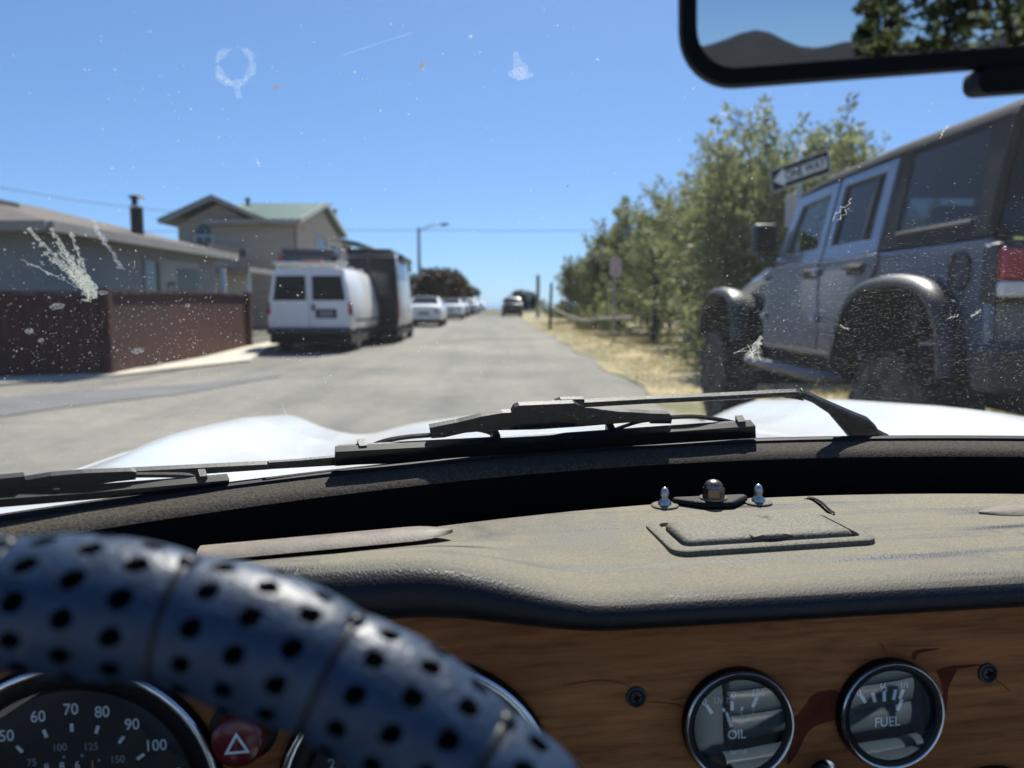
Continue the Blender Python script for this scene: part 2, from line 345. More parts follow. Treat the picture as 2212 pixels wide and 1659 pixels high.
mat('ash_lid', (0.105, 0.094, 0.070), 0.7, spec=0.3, var=0.25, scale=620, c2=(0.175, 0.157, 0.118), bump=0.0006, bscale=600)
mat('nut_bronze', (0.22, 0.17, 0.14), 0.3, metal=0.9)
mat('stud_metal', (0.45, 0.46, 0.47), 0.4, metal=0.9, var=0.2, scale=200)
mat('wiper_black', (0.008, 0.008, 0.009), 0.5, spec=0.25, var=0.3, scale=90, c2=(0.018, 0.018, 0.019), bump=0.0002, bscale=500)
mat('wiper_rubber', (0.006, 0.006, 0.007), 0.6, spec=0.2)
mat('leather', (0.012, 0.027, 0.055), 0.42, var=0.25, scale=160, bump=0.00045, bscale=420, spec=0.34)
mat('leather_hole', (0.0012, 0.0012, 0.0015), 0.9, spec=0.0)
mat('seam_cord', (0.006, 0.008, 0.013), 0.4, spec=0.25)
mat('gauge_black', (0.005, 0.005, 0.006), 0.4, spec=0.2)
mat('dial', (0.010, 0.0105, 0.011), 0.7)
mat('dial_white', (0.62, 0.63, 0.64), 0.6)
mat('dial_dim', (0.22, 0.23, 0.25), 0.6)
mat('dial_orange', (0.55, 0.22, 0.05), 0.6)
mat('hazard_red', (0.11, 0.005, 0.009), 0.3, coat=0.3)
mat('screw_black', (0.02, 0.02, 0.021), 0.4, metal=0.5)
mat('veneer_gone', (0.10, 0.022, 0.010), 0.7, spec=0.1, var=0.3, scale=60)
mat('seat_leather', (0.24, 0.32, 0.39), 0.35, bump=0.0004, bscale=300)
mat('seat_piping', (0.05, 0.055, 0.06), 0.5)
mat('carpet', (0.012, 0.012, 0.013), 0.95)
mat('mirror_silver', (0.55, 0.57, 0.60), 0.015, metal=1.0)
mat('mirror_case', (0.003, 0.003, 0.0035), 0.6, spec=0.1)
def mat_wood():
    m, n, l, p = nodes('walnut')
    tc = n.new('ShaderNodeTexCoord')
    mp = n.new('ShaderNodeMapping'); mp.inputs['Scale'].default_value = (14, 1, 150); l.new(tc.outputs['Object'], mp.inputs[0])
    a = n.new('ShaderNodeTexNoise'); a.inputs['Scale'].default_value = 1.6; a.inputs['Detail'].default_value = 7; a.inputs['Roughness'].default_value = 0.62; a.inputs['Distortion'].default_value = 0.6; l.new(mp.outputs[0], a.inputs[0])
    mp2 = n.new('ShaderNodeMapping'); mp2.inputs['Scale'].default_value = (2.5, 1, 9); l.new(tc.outputs['Object'], mp2.inputs[0])
    b = n.new('ShaderNodeTexNoise'); b.inputs['Scale'].default_value = 2.2; b.inputs['Detail'].default_value = 4; b.inputs['Distortion'].default_value = 1.2; l.new(mp2.outputs[0], b.inputs[0])
    r1 = ramp(n, [(0.28, (0.165, 0.056, 0.019)), (0.48, (0.29, 0.103, 0.034)), (0.75, (0.385, 0.148, 0.050))]); l.new(a.outputs['Fac'], r1.inputs[0])
    r2 = ramp(n, [(0.3, (0.62, 0.58, 0.55)), (0.55, (1, 1, 1)), (0.75, (1.2, 1.2, 1.15))]); l.new(b.outputs['Fac'], r2.inputs[0])
    x = n.new('ShaderNodeMix'); x.data_type = 'RGBA'; x.blend_type = 'MULTIPLY'; x.inputs[0].default_value = 1; l.new(r1.outputs[0], x.inputs[6]); l.new(r2.outputs[0], x.inputs[7])
    l.new(x.outputs[2], p.inputs['Base Color']); p.inputs['Roughness'].default_value = 0.55; p.inputs['Specular IOR Level'].default_value = 0.12
    bp = n.new('ShaderNodeBump'); bp.inputs['Distance'].default_value = 0.0003; l.new(a.outputs['Fac'], bp.inputs['Height']); l.new(bp.outputs[0], p.inputs['Normal'])
mat_wood()

exec_parts = []
# ------------------------------------------------------------------ the ground
RS = -0.0216                       # the road drifts to the left as it goes away
def rx(c, Y): return c + RS * Y
mb = MB(); mb.box((-900, -900, -6.2), (900, 172, -0.012))
tag(mb.build('terrain', 'soil'), kind='structure')
mb = MB(); mb.add([(-6000,165,-3.6),(6000,165,-3.6),(6000,8000,-3.6),(-6000,8000,-3.6)], [(0,1,2,3)])
tag(mb.build('sea', 'sea'), kind='structure')
# roadway: main street plus the mouth of the side street on the left, a gentle drop to the shore at the far end
mb = MB()
def road_z(Y): return -0.0 if Y < 60 else -0.9 * smooth(60, 165, Y) * 0.6
ys = [-40, -10, 0, 4, 8, 11, 14, 18, 24, 32, 44, 60, 80, 100, 130, 165]
CURB = -5.35
mb.rings([[(rx(CURB - (0 if y > 15 else 0), y), y, road_z(y)) , (rx(2.02, y) + 0.08 * math.sin(y * 0.9), y, road_z(y))] for y in ys], closed=False)
mb.build('road', 'asphalt', recalc=True)['kind'] = 'structure'
mb = MB()
side = [gnd(0, 834), gnd(120, 826), gnd(250, 815), gnd(380, 800), gnd(540, 782)]
sl = [(-60, 3.2), (-30, 7.0), (-14, 9.6)] + [(p.x, p.y) for p in side]
sl.append((rx(CURB, 18.0), 18.0))
pts = [(x, y, 0.004) for x, y in sl] + [(rx(CURB, 14) + 0.01, 12, 0.004), (-5.3, 4, 0.004), (-5.3, -10, 0.004), (-60, -10, 0.004)]
mb.add(pts, [tuple(range(len(pts)))])
mb.build('side_street', 'asphalt')['kind'] = 'structure'
# worn darker patches
def patch(pts, z):
    m2 = MB(); P = [gnd(*q) for q in pts]; P = cspline([(p.x, p.y, z) for p in P] + [(P[0].x, P[0].y, z)], 5)[:-1]
    m2.add(P, [tuple(range(len(P)))]); o = m2.build('asphalt_patch', 'asphalt_patch'); o['kind'] = 'structure'
patch([(-60, 868), (180, 845), (420, 830), (600, 812), (560, 822), (400, 850), (150, 880), (-60, 905)], 0.009)
# sidewalk with kerb round the corner
mb = MB()
n_ = len(sl)
outer = []
walk = [(x, y) for x, y in sl] + [(rx(CURB, 26), 26), (rx(CURB, 40), 40), (rx(CURB, 70), 70), (rx(CURB, 165), 165)]
inner = [(-60, 6.0), (-30, 8.0), (-14, 10.4), (-7.5, 11.4), (-7.0, 11.6), (-6.3, 12.0), (-6.15, 13.0), (-6.2, 15.5), (-6.25, 18.4), (rx(-6.0, 26), 26), (rx(-6.6, 40), 40), (rx(-6.8, 70), 70), (rx(-6.8, 165), 165)]
def rz_(y): return road_z(y)
rg = []
for (ox, oy), (ix, iy) in zip(walk, inner):
    d = Vector((ix - ox, iy - oy)).normalized(); kh = 0.04 + 0.08 * smooth(14.5, 19, oy)     # kerb dropped at the corner
    rg.append([(ox, oy, rz_(oy) - 0.06), (ox, oy, rz_(oy) + kh), (ox + d.x * 0.12, oy + d.y * 0.12, rz_(oy) + kh + 0.008), (ix, iy, rz_(iy) + kh + 0.02), (ix, iy, -0.3)])
mb.rings(rg, closed=False)
mb.build('sidewalk', 'concrete', smooth=30)['kind'] = 'structure'
# grassy verge on the right
mb = MB()
def verge_z(x, y):
    t = x - rx(2.0, y)
    return road_z(y) + 0.012 + 0.06 * smooth(0.2, 1.6, t) + 0.03 * mnoise.noise(Vector((x * 0.8, y * 0.8, 0)))
mb.grid(lambda a, b: (lambda y: (lambda x: (x, y, verge_z(x, y)))(rx(1.92 + 0.12 * math.sin(y * 1.3) + 14 * b, y)))(-30 + 190 * a ** 1.0), 160, 24)
mb.build('verge', 'dry_ground', smooth='all')['kind'] = 'structure'
def grass(n, seed):
    rnd = random.Random(seed); vs = []; fs = []
    for i in range(n):
        y = 3.2 + 42 * rnd.random() ** 1.7; x = rx(2.0, y) + 0.05 + rnd.random() ** 0.9 * 3.2
        if mnoise.noise(Vector((x * 0.9, y * 0.9, 4))) < -0.12 and rnd.random() < 0.7: continue
        z = verge_z(x, y); h = rnd.uniform(0.03, 0.13) * (0.6 + 0.5 * smooth(0, 1.5, x - rx(2, y))); a = rnd.random() * 6.28; w = rnd.uniform(0.004, 0.010)
        dx, dy = math.cos(a) * w, math.sin(a) * w; b = rnd.random() * 6.28; lx, ly = math.cos(b) * h * 0.6, math.sin(b) * h * 0.6
        k = len(vs); vs += [(x - dx, y - dy, z - 0.01), (x + dx, y + dy, z - 0.01), (x + lx, y + ly, z + h)]; fs.append((k, k+1, k+2))
    m2 = MB(); m2.add(vs, fs); o = m2.build('grass', 'grass_dry', recalc=False)
    tag(o, 'dry yellow grass on the verge beside the road', 'grass', kind='stuff')
grass(26000, 3)
# hills far behind the car, seen in the mirror
mb = MB()
def hill(a, b):
    x = lerp(-1500, 1500, a); y = -900 - 300 * b
    h = 74 + 16 * mnoise.noise(Vector((x * 0.008, 1.7, 0))) + 25 * mnoise.noise(Vector((x * 0.012, 5, 0)))
    return (x, y, -8 + h * math.sin(b * math.pi * 0.5))
mb.grid(hill, 160, 8)
tag(mb.build('hills', 'hill', smooth='all'), kind='structure')

# ------------------------------------------------------------------ plants
def leaf_quad(vs, fs, p, d, L, W, rnd):
    d = d.normalized(); s = d.cross(Vector((rnd.gauss(0,1), rnd.gauss(0,1), rnd.gauss(0,1)))); 
    if s.length < 1e-4: return
    s = s.normalized() * W; k = len(vs)
    vs += [tuple(p), tuple(p + d * L * 0.45 + s), tuple(p + d * L), tuple(p + d * L * 0.45 - s)]; fs.append((k, k+1, k+2, k+3))
def shrub(name, base, h, rad, label, cat, group, seed, leaf='leaf_willow', n_limb=16, n_shoot=130, per=60, L=0.085, W=0.013, upright=0.6, trunk_r=0.05, low=0.0):
    rnd = random.Random(seed); t = empty(name, base)
    tb = MB(); vs, fs = [], []
    limbs = []
    for i in range(n_limb):
        a = rnd.random() * 6.283; el = rnd.uniform(0.25, 1.25); q = rnd.uniform(0.55, 0.95)
        end = Vector((math.cos(a) * rad * q * math.cos(el) * 1.25, math.sin(a) * rad * q * math.cos(el) * 1.25, h * (0.12 + 0.72 * q * math.sin(el))))
        st = Vector((rnd.gauss(0, 0.07) * rad, rnd.gauss(0, 0.07) * rad, 0)); mid = st.lerp(end, 0.5) + Vector((rnd.gauss(0, .08), rnd.gauss(0, .08), 0.12 * h * rnd.random()))
        P = cspline([st, mid, end], 5); r0 = trunk_r * rnd.uniform(0.35, 1.0)
        tb.tube(P, [lerp(r0, r0 * 0.15, k / (len(P) - 1)) for k in range(len(P))], 5); limbs.append(P)
    tb.build('trunk', 'bark', t, smooth=60)
    for i in range(n_shoot):
        if rnd.random() < 0.62:
            P = rnd.choice(limbs); s0 = P[int(lerp(2, len(P) - 1, rnd.random() ** 0.6))] + Vector((rnd.gauss(0, .16), rnd.gauss(0, .16), rnd.gauss(0, .16))) * rad * 0.6
        else:
            a = rnd.random() * 6.283; zz = rnd.uniform(low, 0.8); rr = rad * (1 - 0.55 * zz * zz) * rnd.uniform(0.65, 1.0)
            s0 = Vector((math.cos(a) * rr, math.sin(a) * rr, zz * h * 0.9))
        out = Vector((s0.x, s0.y, 0)); out = out.normalized() if out.length > 1e-3 else Vector((0, 0, 1))
        d = (out * rnd.uniform(0.1, 0.7) + Vector((rnd.gauss(0, .3), rnd.gauss(0, .3), upright + rnd.gauss(0, .35)))).normalized()
        ln = rnd.uniform(0.35, 0.85) * (0.5 + 0.13 * h)
        for k in range(per):
            u = rnd.random(); c = s0 + d * ln * u + Vector((rnd.gauss(0, 1), rnd.gauss(0, 1), rnd.gauss(0, 1))) * 0.13 * (1.15 - u) * (0.6 + 0.12 * h)
            if c.z < 0.02: c.z = rnd.uniform(0.02, 0.3)
            ld = d * 0.7 + Vector((rnd.gauss(0, 1), rnd.gauss(0, 1), rnd.gauss(0, 1) - 0.15)) * 0.75
            leaf_quad(vs, fs, c, ld, L * rnd.uniform(0.7, 1.4), W * rnd.uniform(0.8, 1.3), rnd)
    cb = MB(); cb.add(vs, fs); cb.build('crown', leaf, t, recalc=False)
    return tag(t, label, cat, group)

WG = 'willow thicket along the verge'
shr = [
    (4.15, 12.4, 4.3, 1.25, 'tall olive willow behind the one way sign, tallest of the thicket', 101, 190),
    (6.0, 10.2, 2.4, 1.2, 'willow bush beside the grey off-roader, under the far end of its roof', 102, 150),
    (4.85, 15.2, 4.8, 1.6, 'broad olive willow left of the one way sign, above the off-roader bonnet', 103, 190),
    (4.85, 18.6, 5.1, 1.6, 'willow with feathery shoots just right of the faded notice sign', 104, 170),
    (4.75, 22.5, 4.8, 1.5, 'shaded willow directly behind the faded notice sign', 105, 150),
    (4.9, 27.5, 5.0, 1.7, 'willow with loose grey-green top left of the faded notice sign', 106, 140),
    (4.6, 34.0, 4.7, 1.8, 'open-crowned willow behind the sagging rail', 107, 130),
    (4.4, 43.0, 4.2, 1.9, 'farthest full willow of the thicket, beside the leaning dark post', 108, 120),
    (7.2, 15.0, 2.6, 1.6, 'willow set back behind the front row, above the off-roader roof', 109, 140),
    (7.2, 20.5, 4.0, 2.0, 'willow set back in the second row behind the notice sign', 110, 120),
]
for x, y, h, r, lab, sd_, ns in shr:
    shrub('willow_shrub', (x + (0.45 if 14 < y < 26 else 0.15), y, 0.0), h * 1.14, r * 1.05, lab, 'shrub', WG, sd_, n_shoot=int(ns * 2.1), per=72, L=0.12 if y < 25 else 0.16, W=0.022 if y < 25 else 0.032)
for i, (x, y, h, r, lab) in enumerate([
    (3.5, 30.0, 1.0, 0.8, 'low green bush at the foot of the sagging rail'),
    (3.4, 44.0, 1.3, 1.0, 'low bush by the verge beyond the sagging rail'),
    (2.9, 56.0, 1.4, 1.3, 'dark low bush by the verge behind the far dark car'),
    (4.1, 13.6, 1.1, 0.8, 'low leafy bush beside the front tyre of the off-roader')]):
    shrub('low_bush', (x, y, 0.02), h, r, lab, 'bush', 'low bushes on the verge', 140 + i, n_limb=8, n_shoot=60, per=50, L=0.10, W=0.02, upright=0.5, trunk_r=0.02)

def tree(name, base, h, rad, trunk_h, label, cat, group, seed, leaf='leaf_oak', n=120, per=60, L=0.22, W=0.06, flat=0.75):
    rnd = random.Random(seed); t = empty(name, base); tb = MB(); vs, fs = [], []
    tb.tube(cspline([(0,0,-0.1),(rnd.gauss(0,.1),0,trunk_h*0.5),(rnd.gauss(0,.2),rnd.gauss(0,.2),trunk_h)],4), [lerp(h*0.032, h*0.02, k/8) for k in range(9)], 8)
    tips = []
    for i in range(13):
        a = rnd.random()*6.283; q = rnd.uniform(0.5, 0.95)
        e = Vector((math.cos(a)*rad*q, math.sin(a)*rad*q, lerp(trunk_h, h, rnd.uniform(0.15, 0.92))))
        P = cspline([(0,0,trunk_h*0.9), Vector((0,0,trunk_h)).lerp(e,0.5)+Vector((0,0,0.1*h)), e], 4); tb.tube(P, [lerp(h*0.014, h*0.002, k/(len(P)-1)) for k in range(len(P))], 5); tips.append(P)
    tb.build('trunk', 'bark', t, smooth=60)
    for i in range(n):
        th = rnd.random()*6.283; ph = math.acos(rnd.uniform(-0.75, 1)); q = rnd.uniform(0.55, 1.0)
        cz = lerp(trunk_h, h, 0.45); rz = (h - trunk_h) * 0.55
        k_ = 1 + 0.28 * mnoise.noise(Vector((math.cos(th)*2, math.sin(th)*2, ph*1.5 + seed)))
        c0 = Vector((math.cos(th)*math.sin(ph)*rad*q*k_, math.sin(th)*math.sin(ph)*rad*q*k_, cz + math.cos(ph)*rz*q*k_)); sr = rad*rnd.uniform(0.14, 0.26)
        for k in range(per):
            c = c0 + Vector((rnd.gauss(0,1), rnd.gauss(0,1), rnd.gauss(0,1)*0.7)) * sr * 0.6
            leaf_quad(vs, fs, c, Vector((rnd.gauss(0,1), rnd.gauss(0,1), rnd.gauss(0,1))), L*rnd.uniform(.7,1.3), W*rnd.uniform(.7,1.3), rnd)
    cb = MB(); cb.add(vs, fs); cb.build('crown', leaf, t, recalc=False)
    return tag(t, label, cat, group)
tree('street_tree', (*at(950, 700, 58)[:2], 0), 3.7, 1.8, 1.0, 'dark brownish tree beyond the parked white cars, left side of the street', 'tree', None, 201, 'leaf_brown', 110, 60, 0.3, 0.09)
tree('street_tree', (*at(975, 700, 84)[:2], 0), 4.4, 1.6, 1.6, 'small tree leaning over the far end of the parked cars', 'tree', None, 202, 'leaf_dark', 70, 50, 0.35, 0.1)
tree('palm_like_tree', (*at(868, 600, 60)[:2], 0), 4.6, 0.7, 3.0, 'slim pale tree poking up above the dark high-roof van', 'tree', None, 203, 'leaf_willow', 40, 40, 0.3, 0.06)

# ------------------------------------------------------------------ the fence
def fence_run(root, a, b, mat_, h, seed, first=True):
    a = Vector(a); b = Vector(b); L = (b - a).length; d = (b - a) / L; nrm = Vector((d.y, -d.x, 0)); n = max(1, round(L / 0.145)); W_ = L / n; rnd = random.Random(seed)
    proto = {}
    for k in range(4):
        m2 = MB(); m2.box((0, -0.011, 0), (0.1445, 0.011, 1)); proto[k] = m2
    me = None
    rz = math.atan2(d.y, d.x)
    for i in range(n):
        if me is None:
            o = proto[0].build('plank', mat_, root, bevel=0); me = o.data
        else:
            o = bpy.data.objects.new('plank', me); COL.objects.link(o); o.parent = root
        q = a + d * (i * W_)
        o.location = (q.x, q.y, 0.03 + rnd.uniform(0, 0.015)); o.rotation_euler = (0, rnd.gauss(0, 0.001), rz + rnd.gauss(0, 0.012)); o.scale = (1, 1, h - 0.05 + rnd.gauss(0, 0.006))
    for zz in (0.35, h - 0.16):
        m2 = MB(); back = -nrm * 0.035
        p0, p1 = a + back, b + back
        m2.tube([(p0.x, p0.y, zz), (p1.x, p1.y, zz)], 0.03, 4); m2.build('rail', mat_, root)
    m2 = MB(); p0, p1 = a, b; w = nrm * 0.045
    m2.hexa([p0 - w + Vector((0,0,h)), p1 - w + Vector((0,0,h)), p1 + w + Vector((0,0,h)), p0 + w + Vector((0,0,h)), p0 - w + Vector((0,0,h+.03)), p1 - w + Vector((0,0,h+.03)), p1 + w + Vector((0,0,h+.03)), p0 + w + Vector((0,0,h+.03))])
    m2.build('cap_rail', mat_, root)
fa, fb, fc = (-13.5, 8.3, 0), (-6.2, 11.9, 0), (-6.27, 18.3, 0)
f1 = tag(empty('plank_fence'), 'dark brown plank fence along the side street, round the corner from the red one', 'fence')
fence_run(f1, fa, (-6.29, 11.86, 0), 'fence_wood', 1.28, 1)
f2 = tag(empty('plank_fence'), 'reddish brown plank fence running along the main street behind the white van', 'fence')
fence_run(f2, fb, (-6.23, 14.2, 0), 'fence_wood', 1.30, 2)
fence_run(f2, (-6.233, 14.2, 0), fc, 'fence_wood_red', 1.32, 4)
fence_run(f2, fc, (-9.2, 18.6, 0), 'fence_wood_red', 1.32, 3)
mb = MB(); mb.box((-6.30, 11.80, 0), (-6.16, 11.94, 1.36)); mb.build('post', 'fence_wood', f2, bevel=0.006)
mb = MB(); mb.box((-6.34, 18.28, 0), (-6.20, 18.42, 1.40)); mb.build('post', 'fence_wood_red', f2, bevel=0.006)

# ------------------------------------------------------------------ houses
def window(root, a, ux, n, w, h, frame='white_paint', curtain=False, mull=True):
    """a: lower corner on the wall, ux: unit vector along the wall, n: outward normal"""
    a = Vector(a); ux = Vector(ux); n = Vector(n); z = Vector((0, 0, 1)); t = 0.07
    def bar(p, q, wd, dep=0.05):
        p, q = Vector(p), Vector(q)
    fr = MB()
    def slab(x0, x1, z0, z1, d0, d1):
        P = [a + ux*x + z*zz + n*d for d in (d0, d1) for x, zz in ((x0,z0),(x1,z0),(x1,z1),(x0,z1))]
        fr.hexa(P)
    slab(-t, w+t, -t, 0, 0.002, 0.05); slab(-t, w+t, h, h+t, 0.002, 0.05); slab(-t, 0, 0, h, 0.002, 0.05); slab(w, w+t, 0, h, 0.002, 0.05)
    if mull: slab(w/2-0.025, w/2+0.025, 0, h, 0.002, 0.035)
    f = fr.build('window', frame, root)
    pn = MB(); pn.add([a + n*0.012, a + ux*w + n*0.012, a + ux*w + z*h + n*0.012, a + z*h + n*0.012], [(0,1,2,3)]); pn.build('pane', 'window_dark', f, recalc=False)
    sl_ = MB(); P = [a + ux*x + z*zz + n*d for d in (0.004, 0.09) for x, zz in ((-t*1.3,-t-.05),(w+t*1.3,-t-.05),(w+t*1.3,-t-.003),(-t*1.3,-t-.003))]; sl_.hexa(P); sl_.build('sill', frame, f)
    return f
X1, Y1a, Y1b, X1w = -9.75, 16.1, 25.6, -17.5
h1 = tag(empty('bungalow', (0,0,0)), 'low grey stucco bungalow with shallow hip roof behind the plank fence', 'house')
mb = MB(); mb.box((X1w, Y1a, -0.2), (X1, Y1b, 2.62)); mb.build('wall', 'stucco', h1)
ev = 0.48; ze = 2.66; zr = 3.78; xr = (X1w + X1) / 2
mb = MB(); A = [(X1w-ev, Y1a-ev, ze), (X1+ev, Y1a-ev, ze), (X1+ev, Y1b+ev, ze), (X1w-ev, Y1b+ev, ze)]
B = [(xr, Y1a + 3.3, zr), (xr, Y1b - 3.0, zr)]
def hip(o, zo): return [(x, y, z + zo) for x, y, z in A + B]
V = hip(0, 0.10) + [(x, y, z) for x, y, z in A]
mb.add(V, [(0,1,4),(1,2,5,4),(2,3,5),(3,0,4,5),(6,9,8,7)]); rf = mb.build('roof', 'roof_shingle', h1)
for p, q in ((A[0],A[1]),(A[1],A[2]),(A[2],A[3]),(A[3],A[0])):
    m2 = MB(); p, q = Vector(p), Vector(q); d = (q-p).normalized(); nn = Vector((d.y,-d.x,0))
    m2.hexa([p+nn*.004-Vector((0,0,.10)), q+nn*.004-Vector((0,0,.10)), q+nn*.11-Vector((0,0,.10)), p+nn*.11-Vector((0,0,.10)), p+nn*.004+Vector((0,0,.11)), q+nn*.004+Vector((0,0,.11)), q+nn*.11+Vector((0,0,.11)), p+nn*.11+Vector((0,0,.11))])
    m2.build('fascia', 'fascia', rf)
mb = MB(); mb.box((-12.3, 17.4, 2.9), (-11.5, 18.3, 3.45)); mb.build('roof_vent', 'roof_shingle', rf)
def wall_pt(px, X): d = ray(px, 600); return X / (d.x) * d.y
def side_win(root, px0, px1, X, z0, z1, frame='white_paint', mull=True):
    y0, y1 = wall_pt(px0, X), wall_pt(px1, X)
    return window(root, (X, y0, z0), (0,1,0), (1,0,0), abs(y1-y0), z1-z0, frame, mull=mull)
side_win(h1, 312, 340, X1, 0.95, 2.25, 'fascia', False)
side_win(h1, 360, 372, X1, 0.9, 1.65, 'stucco_light', False)
mb = MB(); y0, y1 = wall_pt(344, X1), wall_pt(426, X1); mb.box((X1+0.003, y0, 0.1), (X1+0.05, y1, 2.35)); mb.build('garage_panel', 'stucco_light', h1)
m2 = MB(); a0 = wall_pt(380, X1); a1 = wall_pt(424, X1)
m2.box((X1+0.053, a0, 0.1), (X1+0.07, a1, 2.15)); m2.build('door', mat('grey_green', (0.17, 0.20, 0.18), 0.7), h1, bevel=0.004)
window(h1, (-13.2, Y1a, 1.0), (1,0,0), (0,-1,0), 1.5, 1.2, 'fascia')
mb = MB(); mb.box((X1-1.25, Y1a-0.03, -0.1), (X1-1.0, Y1a-0.003, 2.6)); mb.build('dark_strip', 'dark_roof', h1)  # narrow dark upright strip on the front wall
mb = MB(); mb.tube([(X1 - 2.75, Y1a - 0.12, 0), (X1 - 2.75, Y1a - 0.12, 2.45), (X1 - 2.9, Y1a - 0.40, 2.62)], 0.045, 8); mb.build('downpipe', 'galvanised', h1, smooth=True)
# porch at the far end
mb = MB(); mb.box((X1-3, Y1b+0.55, 2.18), (X1+0.9, Y1b+4.4, 2.34)); mb.build('porch_roof', 'fascia', h1)
for yy in (Y1b+1.2, Y1b+4.1):
    mb = MB(); mb.box((X1+0.55, yy, 0), (X1+0.68, yy+0.13, 2.18)); mb.build('porch_post', 'white_paint', h1)
mb = MB(); mb.box((X1-3, Y1b+0.02, 0), (X1-0.4, Y1b+4.2, 2.17)); mb.build('porch_wall', 'stucco_light', h1)
# chimney flue
c = at(297, 500, 21.5)
fl = tag(empty('chimney_flue', (c.x, c.y, 3.08)), 'black round chimney flue with shiny cap on the bungalow roof', 'chimney')
mb = MB(); mb.lathe([(0.165, -0.2), (0.165, 0.55), (0.17, 0.56), (0.17, 0.62), (0.10, 0.63)], (0,0,0), (0,0,1), 20); mb.build('pipe', 'black_metal', fl, smooth=True)
mb = MB(); mb.lathe([(0.12, 0.60), (0.185, 0.66), (0.185, 0.70), (0.10, 0.74)], (0,0,0), (0,0,1), 20); mb.build('collar', 'steel', fl, smooth=True)
mb = MB(); mb.lathe([(0.08, 0.72), (0.08, 0.90), (0.15, 0.92), (0.14, 0.97), (0.02, 1.0)], (-0.04,0,0), (0,0,1), 20); mb.build('cap', 'black_metal', fl, smooth=True)
# flat roof behind
lb = tag(empty('flat_roof_house', (0,0,0)), 'dark flat roof showing between the bungalow and the two-storey house', 'house')
mb = MB(); mb.box((-17.5, 31.0, 0), (-12.2, 34.5, 3.2)); mb.build('wall', 'stucco', lb)
mb = MB(); mb.box((-17.9, 30.6, 3.2), (-11.9, 34.8, 3.5)); mb.build('roof', 'dark_roof', lb)

# two-storey tan house
h2 = tag(empty('two_storey_house', (0.2,0,-0.22)), 'tan two-storey house with green metal roof and gables behind the white van', 'house')
YF, XR = 36.0, -10.2
XL = -15.6; YB = 46.0
mb = MB(); mb.box((XL, YF, -0.2), (XR, YB, 4.95))
apx, apz = -13.75, 6.02
mb.prism([(XL, YF, 4.951), (-11.9, YF, 4.951), (apx, YF, apz - 0.12)], (0, 9.5, 0))
gy, gz = 41.0, 6.42
mb.prism([(XR, YF + 0.2, 4.951), (XR, YB - 0.4, 4.951), (XR, gy, gz - 0.12)], (-3.4, 0, 0))
mb.build('wall', 'tan_siding', h2)
def roof_slab(root, name, p0, p1, p2, p3, th, m, edge=None):
    P = [Vector(p) for p in (p0, p1, p2, p3)]
    nn = (P[1]-P[0]).cross(P[3]-P[0]).normalized()
    if nn.z < 0: nn = -nn
    m2 = MB(); m2.hexa([p for p in P] + [p + nn*th for p in P]); o = m2.build(name, m, root)
    return o, nn
r1, _ = roof_slab(h2, 'roof', (apx, YF-0.6, apz), (XL-0.6, YF-0.6, 4.95), (XL-0.6, YB, 4.95), (apx, YB, apz), 0.12, 'green_metal')
r2, _ = roof_slab(h2, 'roof', (apx, YF-0.6, apz+0.002), (-11.35, YF-0.6, 5.0), (-11.35, YB, 5.0), (apx, YB, apz+0.002), 0.12, 'green_metal')
w1, n1 = roof_slab(h2, 'roof', (XR+0.3, gy, gz), (-14.3, gy, gz), (-14.3, YF-0.35, 5.02), (XR+0.3, YF-0.35, 5.02), 0.12, 'green_metal')
w2, n2 = roof_slab(h2, 'roof', (XR+0.3, gy, gz+0.002), (-14.3, gy, gz+0.002), (-14.3, YB-0.3, 5.15), (XR+0.3, YB-0.3, 5.15), 0.12, 'green_metal')
for k in range(11):     # standing seams of the green roof
    x = lerp(XR+0.65, -13.6, k/10); m2 = MB()
    p = Vector((x, gy, gz)) + n1*0.121; q = Vector((x, YF-0.35, 5.02)) + n1*0.121; w = Vector((0.022,0,0)); u_ = n1*0.05
    m2.hexa([p-w, p+w, q+w, q-w, p-w+u_, p+w+u_, q+w+u_, q-w+u_]); m2.build('seam', 'green_metal', w1)
def bargeboard(p, q, m='green_trim', hh=0.22, off=(0,-0.04,0)):
    p, q = Vector(p), Vector(q); o = Vector(off); z = Vector((0,0,hh))
    m2 = MB(); m2.hexa([p, q, q+o, p+o, p+z, q+z, q+o+z, p+o+z]); m2.build('bargeboard', m, h2)
bargeboard((apx, YF-0.603, apz-0.02), (XL-0.6, YF-0.603, 4.90), 'tan_trim'); bargeboard((apx, YF-0.603, apz-0.02), (-11.35, YF-0.603, 4.95), 'tan_trim')
bargeboard((apx, YF-0.645, apz+0.14), (XL-0.66, YF-0.645, 5.06), hh=0.06); bargeboard((apx, YF-0.645, apz+0.14), (-11.35, YF-0.645, 5.11), hh=0.06)
bargeboard((XR+0.33, gy, gz-0.03), (XR+0.33, YF-0.35, 4.99), 'tan_trim', off=(0.04,0,0)); bargeboard((XR+0.33, gy, gz-0.03), (XR+0.33, YB-0.3, 5.12), 'tan_trim', off=(0.04,0,0))
bargeboard((-14.3, YF-0.353, 4.95), (XR+0.3, YF-0.353, 4.95), 'tan_trim')
mb = MB(); mb.box((XR-0.02, YF-0.03, 0), (XR+0.035, YF+0.12, 4.9)); mb.build('corner_board', mat('brown_trim', (0.20, 0.12, 0.07), 0.8), h2)
